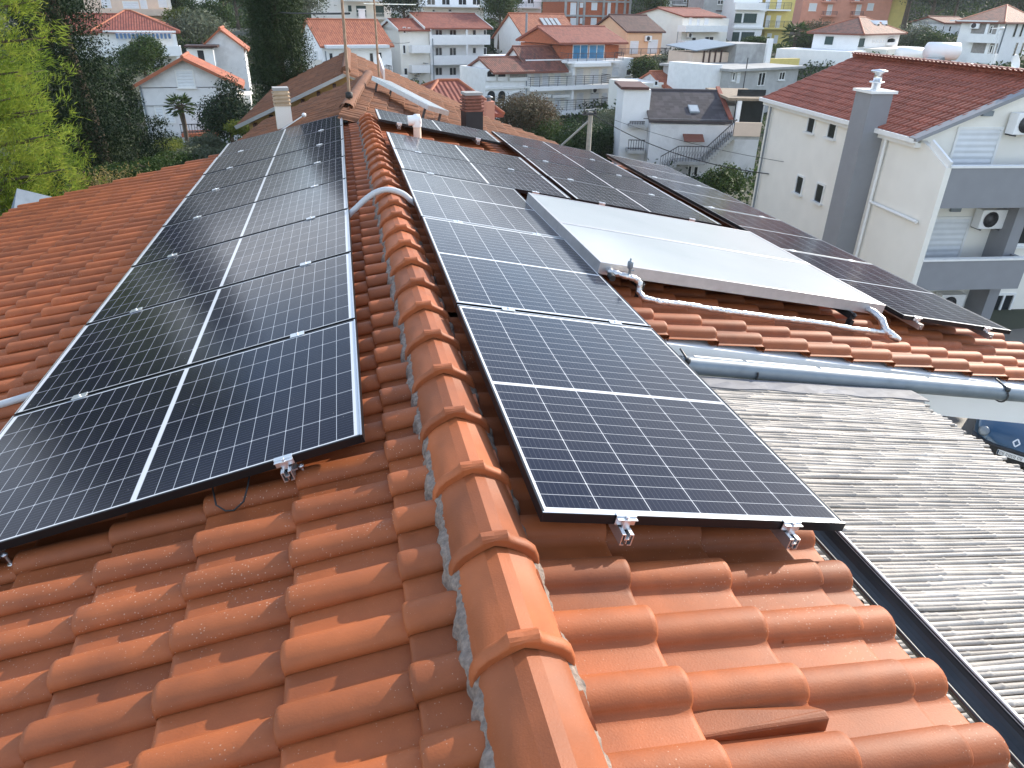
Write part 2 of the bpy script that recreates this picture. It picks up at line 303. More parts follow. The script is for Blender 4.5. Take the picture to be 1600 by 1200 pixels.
# ---------------------------------------------------------------- the tiled house under the camera
xL, zL, aL, yL = -0.0433, -1.4218, math.radians(12.978), 2.2989
xR, zR, aR, yR = 0.4805, -1.3486, math.radians(11.465), 1.6245
PW, PLN, GAP = 1.134, 1.744, 0.0228
DL, NL = V3(-math.cos(aL), 0, -math.sin(aL)), V3(-math.sin(aL), 0, math.cos(aL))
DR, NR = V3(math.cos(aR), 0, -math.sin(aR)), V3(math.sin(aR), 0, math.cos(aR))
PL0, PR0 = V3(xL, 0, zL), V3(xR, 0, zR); EY = V3(0, 1, 0)
def PL(s, y, h=0.): return PL0 + DL * s + EY * y + NL * h
def PR(s, y, h=0.): return PR0 + DR * s + EY * y + NR * h
RX, RZ = 0.313, -1.355

def tile_field(name, P0, ds, dy, n, noses, expo, ybase, per, k0, k1, keep, m, parent, lap=1, hroll=.046, wroll=.110, lo=False, jit=1., ymin=None):
    """interlocking roll-and-pan tiles as real geometry: each tile tilted on the one below, with its own nose, side lap and tiny misfit"""
    nth = 6 if lo else 10
    prof = [(.014, .0035), (0, .0055), (-.0005, .0125)] + [(wroll / 2 - wroll / 2 * math.cos(t), .004 + hroll * max(math.sin(t), 0) ** (.62 if t < 1.5 else .95)) for t in np.linspace(.16, math.pi, nth)] + [(wroll + .03, -.0005), (per - .02, .000), (per + .012, .003)]
    prof = np.array(prof); 
    if lap < 0: prof[:, 0] = -prof[:, 0]
    T = .029; L_ = expo + .05
    rows = np.array([(-L_, T * (1 - L_ / expo)), (-L_ / 2, T * (1 - L_ / 2 / expo)), (-.02, T * (1 - .02 / expo)), (-.006, T - .0022), (0, T - .007), (0, -.012)])
    npf, nr = len(prof), len(rows); Vs = []; Fs = []; rn = []; sm = []
    base = np.array([(i * npf + j, i * npf + j + 1, (i + 1) * npf + j + 1, (i + 1) * npf + j) for i in range(nr - 1) for j in range(npf - 1)])
    if lap > 0: base = base[:, ::-1]
    if np.dot(np.cross(ds, dy), n) < 0: base = base[:, ::-1]
    smt = np.array([not (i == nr - 2 or j in (0, 1)) for i in range(nr - 1) for j in range(npf - 1)])
    c = 0
    for sn in noses:
        for k in range(k0, k1):
            y = ybase + k * per
            if not keep(sn - expo / 2, y + lap * per / 2): continue
            js, jy, jz, jr = RNG.normal(0, .0022) * jit, RNG.normal(0, .0015) * jit, RNG.normal(0, .0011) * jit, RNG.normal(0, .004) * jit
            S = sn + js + rows[:, 0][:, None] + 0 * prof[:, 0][None]; Yy = y + jy + prof[:, 0][None] * (1 + .0) + jr * rows[:, 0][:, None]
            # roll swells a little towards the nose
            sw = (1 + .08 * np.clip(1 + rows[:, 0] / expo, 0, 1))[:, None]
            Z = rows[:, 1][:, None] + jz + prof[:, 1][None] * np.where(np.arange(nr)[:, None] == nr - 1, .55, sw)
            P = P0[None, None] + S[..., None] * ds + Yy[..., None] * dy + Z[..., None] * n
            if ymin is not None: P[..., 1] = np.maximum(P[..., 1], ymin)
            Vs.append(P.reshape(-1, 3)); Fs.append(base + c); c += npf * nr; rn.append(np.full(len(base), RNG.random())); sm.append(smt)
    return mesh_np(name, np.concatenate(Vs), np.concatenate(Fs), m, parent, np.concatenate(rn), np.concatenate(sm))

house = thing('tiled_house', 'near house with terracotta tiled roof carrying the solar panels', 'house', (0.3, 5, -8.5))
cl, crr = -.100 - .062, -.125 - .062                    # pan level below the panel plane
eL = .351
tile_field('roof_slope', PL0 + NL * cl, DL, EY, NL, [.292 + eL * k for k in range(-1, 14)], eL, 1.40, .2155, -11, 48, lambda s, y: y < 11.62, MT['tile'], house, 1)
eR = .360
def keepR(s, y): return y < 11.62 and (y > 3.62 or s < 1.2)
near = lambda s, y: y < 3.60
far_ = lambda s, y: 3.62 < y < 11.62
rs = tile_field('roof_slope', PR0 + NR * crr, DR, EY, NR, [.283, .643, 1.003, 1.125], eR, 1.268 + .104, .2165, -11, 11, near, MT['tile'], house, -1)
tile_field('roof_slope', PR0 + NR * crr, DR, EY, NR, [.02 + eR * k for k in range(1, 15)] + [5.27], eR, 3.765 + .104, .2135, 0, 38, far_, MT['tile'], house, -1, ymin=3.715)
# underlay so nothing shows between the tiles
def slab(name, P, m, th=.05, parent=house):
    P = [V3(*p) for p in P]; d = V3(0, 0, -th); n = len(P); b = MB()
    b.add(P + [p + d for p in P], [tuple(range(n)), tuple(range(n, 2 * n))[::-1]] + [(i, (i + 1) % n, n + (i + 1) % n, n + i)[::-1] for i in range(n)])
    return b.build(name, m, parent)
uL, uR = cl - .05, crr - .05
apx = PL(-.36, 0, uL)
slab('roof_boarding', [PL(-.36, -1.1, uL), PL(4.86, -1.1, uL), PL(4.86, 11.55, uL), PL(-.36, 11.55, uL)][::-1], MT['wood'])
slab('roof_boarding', [PR(-.17, -1.1, uR), PR(1.08, -1.1, uR), PR(1.08, 3.74, uR), PR(5.2, 3.74, uR), PR(5.2, 11.55, uR), PR(-.17, 11.55, uR)], MT['wood'])
# ridge caps: faceted crown, beaded near end lapping the next one
cap_prof = [(-.126, -.122), (-.121, -.088), (-.108, -.062), (-.088, -.042), (-.062, -.026), (-.036, -.014), (-.0335, -.0125), (0, 0), (.0365, -.0125), (.039, -.014), (.064, -.026), (.090, -.042), (.110, -.062), (.122, -.088), (.127, -.122)]
lip_prof = [(-.134, -.124), (-.131, -.088), (-.119, -.058), (-.097, -.036), (-.068, -.019), (-.045, -.004), (-.038, .0085), (0, .0105), (.038, .0085), (.045, -.004), (.070, -.019), (.099, -.036), (.121, -.058), (.132, -.088), (.135, -.124)]
def make_cap():
    V = []; F = []; n = len(cap_prof); ln = .405
    rings = [(ln, cap_prof, 1.0, 0), (ln, cap_prof, 1.03, .004), (ln - .012, cap_prof, 1.035, .006), (ln - .02, cap_prof, 1.0, 0), (.05, cap_prof, 1.0, 0)]
    A = np.array(cap_prof); B = np.array(lip_prof)
    for y, p, sc, dz in rings: V += [(q[0] * sc, y, q[1] + dz - .022 * (y / ln)) for q in p]
    for y, t in ((.046, .30), (.039, 1.0), (.026, 1.45), (.012, 1.4), (.003, 1.05), (0, .55)): V += [tuple((A[i] + (B[i] - A[i]) * t).tolist()[:1]) + (y,) + tuple((A[i] + (B[i] - A[i]) * t).tolist()[1:]) for i in range(n)]
    V += [(A[i][0] * .9, 0.004, A[i][1] - .016) for i in range(n)]
    nr = len(rings) + 7
    for i in range(nr - 1):
        for j in range(n - 1): F.append((i * n + j, i * n + j + 1, (i + 1) * n + j + 1, (i + 1) * n + j))
    sm = []
    for i in range(nr - 1):
        for j in range(n - 1): sm.append(not (j in (6, 7)) and i not in (0,) and i != nr - 2)
    return np.array(V, float), np.array(F)[:, ::-1], sm
cv, cf, csm = make_cap()
protos = []
CAPS = 31
for i in range(CAPS):
    v = cv.copy(); a = RNG.normal(0, .006)
    v[:, 0] += RNG.normal(0, .0025) + a * (v[:, 1] - .2); v[:, 2] += RNG.normal(0, .0018)
    v += V3(RX, -.335 + .3725 * i - .0, RZ)
    mesh_np('ridge_tile', v, cf, MT['ridge'], house, np.full(len(cf), RNG.random()), csm)
# mortar bedding along both feet of the ridge
def mortar(xo, zo, wd, sgn):
    ys = np.arange(-.6, 11.3, .010); V = []; T_ = (0, .25, .5, .72, .9, .97, 1.0, 1.0)
    for y in ys:
        a = .85 + .20 * math.sin(y * 16.9 + sgn) + .14 * math.sin(y * 41 + 1.3) + .1 * math.sin(y * 93) + RNG.normal(0, .03); a = max(a, .45)
        for j, t in enumerate(T_):
            z = zo - .026 * t - (.012 if j == 5 else .030 if j == 6 else .075 if j == 7 else 0)
            V.append((xo + sgn * (wd * a * t + (.004 if j >= 6 else 0)) + RNG.normal(0, .001), y + RNG.normal(0, .001), z + RNG.normal(0, .0016)))
    V = np.array(V); n = len(ys); nn = len(T_)
    F = np.array([(i * nn + j, i * nn + j + 1, (i + 1) * nn + j + 1, (i + 1) * nn + j) for i in range(n - 1) for j in range(nn - 1)])
    mesh_np('mortar_bed', V, F if sgn < 0 else F[:, ::-1], MT['mortar'], house, smooth=True)
mortar(RX - .105, RZ - .083, .040, -1); mortar(RX + .110, RZ - .09, .030, 1)
VH = (.25, .64, .955, 1.055, -.122)
# ventilation tile: a hooded wedge standing on a pan
b = MB(); hs0, hs1, hn, hf, ht = VH
hw = [PR(hs0, hn + .012, -.178), PR(hs0 + .02, hf, -.178), PR(hs1, hf, -.176), PR(hs1, hn, -.178), PR(hs1, hn + .012, ht), PR(hs1, hn + .035, ht + .004), PR(hs0 + .04, hn + .02, -.166)]
b.add(hw, [(0, 3, 4, 6), (6, 4, 5), (1, 6, 5, 2), (2, 5, 4, 3), (0, 6, 1)])
b.build('vent_hood', MT['tile'], house, bevel=.006)
# walls, slab of the wide part, eave gutters
def zl(x): return zL - (xL - x) * math.tan(aL) - .27
def zr(x): return zR - (x - xR) * math.tan(aR) - .30
def body(x0, x1, y0, y1, name='wall'):
    P = [(x0, -9.5), (x1, -9.5), (x1, zr(x1)), (RX, zr(RX) - .02), (x0, zl(x0))]; b = MB()
    b.add([(x, y, z) for y in (y0, y1) for x, z in P], [(0, 1, 2, 3, 4), (9, 8, 7, 6, 5)] + [(i, 5 + i, 5 + (i + 1) % 5, (i + 1) % 5) for i in range(5)])
    b.build(name, MT['whitewall'], house)
body(-4.35, 1.38, -1.0, 6.2); body(-4.35, 4.3, 6.204, 11.3, 'wall')
slab('verge_slab', [PR(.95, 3.68, -.205), PR(5.2, 3.68, -.205), PR(5.2, 6.2, -.205), PR(.95, 6.2, -.205)], MT['clean'], th=.32)
def half_round(p, q, r, name, m, edge_strip=None, n=12, parent=house, clips=()):
    b = MB(); th = np.linspace(math.pi, 2 * math.pi, n); pr = [(r * math.cos(t), r * math.sin(t)) for t in th] + [((r - .004) * math.cos(t), (r - .004) * math.sin(t)) for t in th[::-1]]
    b.extrude(pr, p, q, smooth=False); p, q = V3(*p), V3(*q); d = nrm(q - p); x = nrm(np.cross(d, V3(0, 0, 1)))
    g = b.build(name, m, parent)
    for sg in ((1, -1) if edge_strip is None else edge_strip):
        rb = MB().tube([p + x * r * sg, q + x * r * sg], .0075, 8); rb.build('rim', m, g)
    return g
half_round((1.652, -1.0, -1.745), (1.652, 3.55, -1.745), .056, 'gutter', MT['gutter'])
MB().box(1.702, 1.710, -1.0, 3.5, -1.752, -1.735).build('gutter_bead', MT['trim'], house)
gp0, gp1 = V3(1.86, 3.50, -1.893), V3(5.6, 3.50, -2.573)
g = MB().tube([gp0, gp1], .056, 18).build('gable_gutter', MT['zinc'], house)
gd_ = nrm(gp1 - gp0)
for a_, b_ in ((.1, .44), (.47, 1.0), (1.03, 1.9), (1.93, 3.78)): MB().bar(gp0 + gd_ * a_ + V3(0, .012, .055), gp0 + gd_ * b_ + V3(0, .012, .055), .022, .010).build('rim', MT['trim'], g)  # white strips painting the bright highlight along the gutter's top
for s_ in (.03, .52, 2.58, 3.5):
    c = gp0 + gd_ * s_
    b = MB(); b.tube([c + V3(0, .066 * math.cos(t), .066 * math.sin(t)) for t in np.linspace(math.pi * .9, math.pi * 2.1, 12)], .006, 6)
    if s_ != .52: b.tube([c + V3(0, -.06, .02), c + V3(.0, -.03, .055), c + V3(0, .07, .075)], .007, 6); b.lathe(c + V3(0, -.045, .05), [(0, -.016), (.016, -.014), (.018, 0), (.016, .014), (0, .016)], 8)
    b.build('gutter_bracket', MT['gutter'], g)
half_round(PR(5.40, 3.5, -.24), PR(5.40, 11.6, -.24), .062, 'gutter', MT['gutter'])
half_round(PL(5.02, -1, -.24), PL(5.02, 11.6, -.24), .062, 'gutter', MT['zinc'])
# galvanised flashing upstand at the far left eave
b = MB(); q = V3(-4.78, 11.72, -2.62); b.add([q, q + V3(.0, -.5, -.03), q + V3(.05, -.5, -.02), q + V3(.45, .05, .03), q + V3(0.02, -.1, .22)], [(0, 1, 4), (0, 4, 3), (1, 2, 4), (2, 3, 4), (0, 3, 2, 1)]); b.build('eave_flashing', MT['zinc'], house)

# ---------------------------------------------------------------- reed pergola
perg = thing('reed_pergola', 'pergola roofed with grey split reeds below the right eave', 'pergola', (2.6, 1.6, -8.5))
def pz(x): return -1.925 - (x - 1.72) * .164
V = []; F = []; rn = []; c = 0; y = -.6; ns = 6
while y < 3.44:
    for layer in (0, 1):
        r = random.uniform(.009, .0135) * (1 if layer == 0 else 1.1)
        x0 = 1.70 + random.uniform(-.01, .02); x1 = 3.50 + random.uniform(-.05, .045)
        if random.random() < .02: x1 -= random.uniform(.1, .5)
        yy = y + (0 if layer == 0 else .012); zo = 0 if layer == 0 else -.015
        dy_ = random.gauss(0, .003); bow = random.gauss(0, .002); ph = random.random() * .3; nd = .26 + random.random() * .14
        xs = []; x = x0
        nodes = [x0 + ph + k * nd for k in range(9) if x0 + ph + k * nd < x1 - .02]
        xs = [(x0, 1.)]
        for q in nodes: xs += [(q - .012, .98), (q - .003, 1.2), (q + .003, 1.2), (q + .012, .98)]
        xs.append((x1, 1.)); xs = [q for q in xs if x0 <= q[0] <= x1]
        lift = random.gauss(0, .0022)
        rg = []
        for xq, k in xs:
            t = (xq - x0) / (x1 - x0); cy = yy + dy_ * (t - .5) + bow * math.sin(t * 3.1 * 2 + ph * 20); cz = pz(xq) + zo + lift + .004 * math.sin(t * 9 + ph * 30)
            rr = r * k * (1 - .12 * t)
            rg.append([(xq, cy + rr * math.cos(a), cz + rr * math.sin(a)) for a in np.linspace(0, 2 * math.pi, ns, endpoint=False)])
        tone = random.random()
        for i in range(len(rg) - 1):
            for j in range(ns): F.append((c + i * ns + j, c + i * ns + (j + 1) % ns, c + (i + 1) * ns + (j + 1) % ns, c + (i + 1) * ns + j)); rn.append(tone)
        V += [p for q in rg for p in q]; c += len(rg) * ns
    y += random.uniform(.0195, .027)
mesh_np('reed_mat', V, np.array(F)[:, ::-1], reed_mat(), perg, rn, True)
b = MB(); n = 15; P = []
for i in range(n):
    x = 1.75 + 1.80 * i / (n - 1)
    for yy, zz in ((3.29 + .012 * math.sin(i * 1.7), .016), (3.33, .020 + .006 * math.sin(i * 2.3)), (3.38, .02 + .006 * math.sin(i * 1.1)), (3.43, .016)): P.append((x + (.02 if yy < 3.3 else -.0), yy, pz(x) + zz))
b.add(P, [(i * 4 + j, (i + 1) * 4 + j, (i + 1) * 4 + j + 1, i * 4 + j + 1) for i in range(n - 1) for j in range(3)])
o = b.build('edge_sheet', mat('weathered_sheet', (.16, .16, .175), rough=.7, var=.3, vscale=6, col2=(.3, .3, .32), c2amt=.6, c2scale=5), perg)
sd = o.modifiers.new('thick', 'SOLIDIFY'); sd.thickness = .008
for yy in (-.2, 1.1, 2.4, 3.2): MB().bar((1.72, yy, pz(1.72) - .075), (3.42, yy, pz(3.42) - .075), .06, .09).build('rafter', MT['wood'], perg)
MB().bar((3.36, -.6, pz(3.36) - .19), (3.36, 3.4, pz(3.36) - .19), .09, .12).build('beam', MT['wood'], perg)
for yy in (-.4, 3.2): MB().bar((3.36, yy, -8.6), (3.36, yy, pz(3.36) - .25), .1).build('post', MT['wood'], perg)

# ---------------------------------------------------------------- solar panels on rails
def make_panel():
    r = thing('solar_panel', 'x', 'solar panel'); W_, L_, t, lip = PW, PLN, .035, .009
    b = MB()
    for x0, x1, y0, y1 in ((0, W_, 0, lip), (0, W_, L_ - lip, L_), (0, lip, lip, L_ - lip), (W_ - lip, W_, lip, L_ - lip)): b.box(x0, x1, y0, y1, -t, 0)
    b.build('frame', MT['frame'], r, bevel=.0012)
    g = MB(); P = [(lip, lip, -.0025), (W_ - lip, lip, -.0025), (W_ - lip, L_ - lip, -.0025), (lip, L_ - lip, -.0025)]; g.quad(P, [(p[0], p[1]) for p in P])
    Q = [(x, y, -.008) for x, y, z in P]; g.add(Q, [(3, 2, 1, 0)], False, [[(p[0], p[1]) for p in Q[::-1]]])
    g.build('cell_sheet', MT['cells'], r)
    for y0, y1 in ((.002, lip - .001), (L_ - lip + .001, L_ - .002)): MB().box(.0012, W_ - .0012, y0, y1, -.001, .0009).build('frame_edge', MT['framelip'], r)
    return r
from mathutils import Matrix
proto = make_panel(); used = [False]
def put_panel(loc, ex, ey, ez, label, group):
    if not used[0]: r = proto; used[0] = True
    else: r = copy_tree(proto)
    j = RNG.normal(0, .0018, 3); M = np.stack([ex, ey, ez], 1) @ _rot(*j)
    r.rotation_euler = Matrix(M.tolist()).to_euler(); r.location = loc; r['label'] = label; r['group'] = group
    return r
order = ['nearest the camera', 'second from the camera', 'third from the camera', 'fourth from the camera', 'fifth from the camera', 'sixth from the camera', 'seventh from the camera', 'farthest from the camera']
for i in range(8):          # landscape: long side down the slope
    y = yL + i * (PW + GAP)
    ex_, ey_ = -EY, DL      # local x -> -Y, local y -> down slope ; z = cross
    z_ = np.cross(ex_, ey_)
    if z_ @ NL < 0: ex_ = EY; z_ = np.cross(ex_, ey_); l0 = PL(0, y)
    else: l0 = PL(0, y + PW)
    put_panel(l0, ex_, ey_, z_, 'black solar panel left of the ridge, %s in its row' % order[i], 'solar panels left of the ridge')
def landR(s, y, h, label, group):
    ex_, ey_ = EY, DR; z_ = np.cross(ex_, ey_)
    l0 = PR(s, y, h)
    if z_ @ NR < 0: ex_ = -EY; z_ = np.cross(ex_, ey_); l0 = PR(s, y + PW, h)
    put_panel(l0, ex_, ey_, z_, label, group)
def portR(s, y, h, label, group): put_panel(PR(s, y, h), DR, EY, NR, label, group)
for i in range(3): portR(0, yR + i * (PLN + GAP), 0, 'upright solar panel just right of the ridge, ' + ['nearest, two bright clamps on its edge', 'second from the front', 'third, next to the grey conduit'][i], 'solar panels beside the ridge')
for i in range(2): landR(0, yR + 3 * (PLN + GAP) + i * (PW + GAP), 0, 'sideways solar panel right of the ridge, ' + ['behind the three upright ones', 'right in front of the cream vent pipe'][i], 'solar panels beside the ridge')
landR(-.03, 10.32, 0, 'single solar panel by the old roof, between vent pipe and dark brick chimney', 'solar panels beside the ridge')
for i in range(4): landR(1.83, 6.985 + i * (PW + GAP), 0, 'solar panel of the middle right row, %s' % ['directly behind the white collectors', 'second behind the white collectors', 'third behind the white collectors', 'farthest, beside the single panel'][i], 'solar panels of the middle right row')
for i in range(4): portR(3.735, 4.29 + i * (PLN + GAP), .03, 'solar panel of the outer right row, %s' % ['nearest, at the corner by the neighbour balconies', 'second, right of the white collectors', 'third, behind the collectors', 'farthest, near the dark roofed house'][i], 'solar panels of the outer right row')

def make_rail(F, s, y0, y1, clamps, label, group, ends=(True, False), hook=0, base=-.035):
    """slotted aluminium rail under the panels with its clamps; F(s, y, h) -> point"""
    t = thing('mounting_rail', label, 'rail', F(s, y0, base), group); hw, hh = .02, .042
    B = MB()
    def bx(a0, a1, h0, h1): 
        P = [F(s + a, y, base + h) for h in (h0, h1) for y in (y0, y1) for a in (a0, a1)]
        B.add(P, [(0, 2, 3, 1), (4, 5, 7, 6), (0, 1, 5, 4), (2, 6, 7, 3), (0, 4, 6, 2), (1, 3, 7, 5)])
    w_ = .0035
    bx(-hw, -hw + w_, -hh, 0); bx(hw - w_, hw, -hh, 0); bx(-hw + w_, -.006, -hh, -hh + w_); bx(.006, hw - w_, -hh, -hh + w_)
    bx(-hw + w_, -.007, -w_, 0); bx(.007, hw - w_, -w_, 0); bx(-.009, .009, -.022, -.019); bx(-.0015, .0015, -hh + .006, -.022); bx(-.0095, -.007, -.019, -.0035); bx(.007, .0095, -.019, -.0035)
    B.build('rail_profile', MT['alu'], t)
    I = MB(); P = [F(s + a, y, base + h) for h in (-.039, -.004) for y in (y0 + .03, y1) for a in (-.0164, .0164)]
    I.add(P, [(0, 2, 3, 1), (4, 5, 7, 6), (0, 1, 5, 4), (2, 6, 7, 3), (0, 4, 6, 2), (1, 3, 7, 5)]); I.build('rail_cavity', MT['dark'], t)  # black block painting the shade inside the hollow rail
    for (y, end) in clamps:
        c = MB()
        def cb(a0, a1, d0, d1, h0, h1): 
            P = [F(s + a, y + d, h) for h in (h0, h1) for d in (d0, d1) for a in (a0, a1)]
            c.add(P, [(0, 2, 3, 1), (4, 5, 7, 6), (0, 1, 5, 4), (2, 6, 7, 3), (0, 4, 6, 2), (1, 3, 7, 5)])
        z0 = base + .035
        if end: cb(-.035, .035, -.004, .011, z0 + .001, z0 + .005); cb(-.035, .035, -.008, -.004, z0 - .030, z0 + .005); cb(-.035, .035, -.022, -.008, z0 - .004, z0 - .001); cb(-.012, .012, -.02, -.008, z0 - .038, z0 - .005)
        else: cb(-.036, .036, -.011, GAP + .011, z0 + .001, z0 + .0048); cb(-.036, .036, .004, GAP - .004, z0 - .03, z0 + .001)
        pc = F(s, y + (-.012 if end else GAP / 2), z0 + (.0 if end else .005)); c.lathe(pc, [(0, .007), (.0045, .007), (.0065, .006), (.0065, 0), (0, 0)], 8, F(0, 0, 1) - F(0, 0, 0))
        c.build('clamp', MT['alu'], t, bevel=.0008)
    if hook:
        h = MB(); p = F(s + hook, y0 + .06, base - .02); e = F(0, 0, 1) - F(0, 0, 0)
        h.tube([p, p - e * .085], .005, 8); h.lathe(p - e * .01, [(0, .006), (.011, .006), (.011, -.004), (0, -.004)], 6, e); h.lathe(p - e * .055, [(0, .004), (.013, .004), (.013, -.004), (0, -.004)], 10, e)
        h.bar(F(s + .01, y0 + .06, base - .028), F(s + hook + .012, y0 + .06, base - .028), .03, .005, e); h.build('roof_hook', MT['alu'], t)
    return t
ySL = [yL] + [yL + i * (PW + GAP) - GAP for i in range(1, 8)]
for s, nm in ((.305, 'upper'), (1.415, 'lower')):
    make_rail(lambda a, y, h: PL(a, y, h), s, yL - .045, 11.6, [(y, i == 0) for i, y in enumerate(ySL)], 'aluminium rail under the left panels, %s' % ('beside the ridge' if nm == 'upper' else 'lower down, ending at the left picture edge'), 'mounting rails', hook=-.045)
F = lambda a, y, h: PR(a, y, h)
yq = [yR, yR + PLN, yR + 2 * PLN + GAP]
make_rail(F, .28, yR - .05, 9.2, [(yq[0], 1), (yq[1], 0), (yq[2], 0), (yR + 3 * PLN + 2 * GAP, 0), (yR + 3 * PLN + 3 * GAP + PW, 0)], 'aluminium rail ending under the nearest right panel, close to the ridge', 'mounting rails')
make_rail(F, .905, yR - .05, 6.9, [(yq[0], 1), (yq[1], 0), (yq[2], 0)], 'aluminium rail ending under the nearest right panel, close to the reed pergola', 'mounting rails')
make_rail(F, 1.36, 6.93, 9.2, [(yR + 3 * PLN + 2 * GAP, 0), (yR + 3 * PLN + 3 * GAP + PW, 0)], 'short aluminium rail under the sideways panels in front of the vent pipe', 'mounting rails')
for s, nm in ((.25, 'beside the cream vent pipe'), (1.38, 'near the dark brick chimney')): make_rail(F, s, 10.26, 11.46, [(10.32, 1)], 'short aluminium rail of the single far panel, ' + nm, 'mounting rails')
for s, nm in ((2.12, 'upper'), (3.2, 'lower')): make_rail(F, s, 6.93, 11.6, [(6.985, 1)] + [(6.985 + i * (PW + GAP) - GAP, 0) for i in range(1, 4)], '%s aluminium rail of the middle right row behind the collectors' % nm, 'mounting rails')
for s, nm in ((3.87, 'upper'), (4.60, 'lower')): make_rail(lambda a, y, h: PR(a, y, h + .03), s, 4.22, 11.5, [(4.29, 1)] + [(4.29 + i * (PLN + GAP) - GAP, 0) for i in range(1, 4)], '%s aluminium rail of the outer right row, its slotted end showing' % nm, 'mounting rails')

# solar thermal collectors
cs0, cs1, coff = 1.125, 3.545, .082
def make_collector():
    t = thing('thermal_collector', 'x', 'solar collector'); Lc, Wc, T = cs1 - cs0, 1.032, .085
    b = MB()
    for a0, a1, c0, c1 in ((0, Lc, 0, .022), (0, Lc, Wc - .022, Wc), (0, .022, .022, Wc - .022), (Lc - .022, Lc, .022, Wc - .022)): b.box(a0, a1, c0, c1, -T, 0)
    b.box(.01, Lc - .01, .01, Wc - .01, -T - .0, -T + .004)
    b.build('casing', mat('brushed_aluminium', (.46, .45, .46), rough=.42, metal=.7, var=.08, vscale=14, bump=.12, bscale=50), t, bevel=.003)
    MB().box(.022, Lc - .022, .022, Wc - .022, -.012, -.004).build('glass_cover', MT['collector'], t)
    return t
c0_ = make_collector()
for i, lab in enumerate(('white glazed solar thermal collector, the nearer one above the foil wrapped pipe', 'white glazed solar thermal collector, the farther one in front of the solar panels')):
    r = c0_ if i == 0 else copy_tree(c0_)
    ex_, ey_, ez_ = DR, EY, NR; M = np.stack([ex_, ey_, ez_], 1); r.rotation_euler = Matrix(M.tolist()).to_euler(); r.location = PR(cs0, 4.31 + i * 1.038, coff); r['label'] = lab; r['group'] = 'solar thermal collectors'
for s_, lb in ((1.45, 'black mounting bracket under the collectors at the ridge side'), (3.25, 'black mounting bracket under the collectors at the valley side')):
    b = MB(); b.bar(PR(s_, 4.26, -.03), PR(s_, 6.4, -.03), .04, .05, NR); b.bar(PR(s_, 4.27, -.06), PR(s_, 4.27, -.14), .05, .03); b.lathe(PR(s_, 4.25, -.02), [(0, .01), (.014, .01), (.014, -.01), (0, -.01)], 8)
    tag(b.build('collector_bracket', MT['blackplastic']), lb, 'bracket', 'collector brackets')
pp = thing('foil_pipe', 'foil wrapped collector pipe with air vent valve on the tiles', 'pipe', PR(1.3, 4.1, -.1))
path = [PR(1.20, 4.335, .035), PR(1.20, 4.27, .035), PR(1.28, 4.225, .035), PR(1.36, 4.215, .03), PR(1.40, 4.205, .01), PR(1.405, 4.19, -.05), PR(1.43, 4.15, -.075), PR(1.55, 4.13, -.082)] + [PR(1.55 + k * .2, 4.13 + .01 * math.sin(k * 1.3), -.082 + .003 * math.sin(k * 2.1)) for k in range(1, 10)]
path += [PR(3.46, 4.12, -.08), PR(3.52, 4.11, -.085)]
fine = []
for a, c in zip(path[:-1], path[1:]):
    for t in np.linspace(0, 1, 6, endpoint=False): fine.append(a + (c - a) * t)
fine.append(path[-1])
MB().tube(fine, [.021 * (1 + .16 * math.sin(i * 2.4) * math.sin(i * .9) + .06 * random.uniform(-1, 1)) for i in range(len(fine))], 10).build('wrapped_pipe', MT['foil'], pp)
e2 = [PR(3.40, 4.33, .03), PR(3.40, 4.24, .03), PR(3.44, 4.18, 0), PR(3.46, 4.13, -.06), PR(3.50, 4.08, -.085), PR(3.56, 4.06, -.1)]
MB().tube(e2, [.024, .027, .03, .031, .033, .02], 10).build('wrapped_elbow', MT['foil'], pp)
vb = PR(1.315, 4.225, .06); V_ = MB().lathe(vb, [(.008, -.02), (.010, 0), (.010, .03), (.017, .032), (.02, .04), (.02, .075), (.017, .082), (.006, .084), (.006, .1), (.003, .104), (0, .104)], 14)
V_.tube([vb + V3(0, 0, .015), vb + V3(.03, 0, .015)], .005, 6); V_.build('air_vent', MT['zinc'], pp)
MB().tube([PR(1.19, 4.245, .02), PR(1.19, 4.19, .015)], .022, 10).build('pipe_cap', MT['cable'], pp)

# conduit over the ridge, cable loop, vent pipe, second conduit at the left
cpts = [(-.35, -.07), (-.12, -.06), (.0, .02), (.10, .10), (.20, .155), (.30, .165), (.40, .13), (.47, .07), (.55, .03), (.8, -.02)]
pts = [V3(x, 5.72 + .03 * math.sin(x * 5), -1.45 + h) for x, h in cpts]
fine = []
for i in range(len(pts) - 1):
    p0, p1, p2, p3 = pts[max(i - 1, 0)], pts[i], pts[i + 1], pts[min(i + 2, len(pts) - 1)]
    for t in np.linspace(0, 1, 8, endpoint=False): fine.append(.5 * ((2 * p1) + (-p0 + p2) * t + (2 * p0 - 5 * p1 + 4 * p2 - p3) * t * t + (-p0 + 3 * p1 - 3 * p2 + p3) * t ** 3))
fine.append(pts[-1])
tag(MB().tube(fine, [.0225 + (.0012 if i % 2 else 0) for i in range(len(fine))], 12).build('conduit', MT['pvc']), 'grey plastic conduit arching over the ridge tiles', 'conduit')
tag(MB().tube([PL(1.75 + .35 * k, 3.85 - .03 * k * k, -.075 + .002 * k) for k in range(6)], .021, 10).build('conduit', MT['pvc']), 'grey plastic conduit on the tiles left of the panels', 'conduit')
tag(MB().tube([PL(.62, 2.5, -.05), PL(.60, 2.33, -.06), PL(.58, 2.24, -.075), PL(.55, 2.215, -.095), PL(.52, 2.21, -.10), PL(.48, 2.225, -.085), PL(.46, 2.28, -.06), PL(.46, 2.5, -.05)], .0035, 6).build('cable', MT['cable']), 'thin black cable loop hanging below the nearest left panel', 'cable')
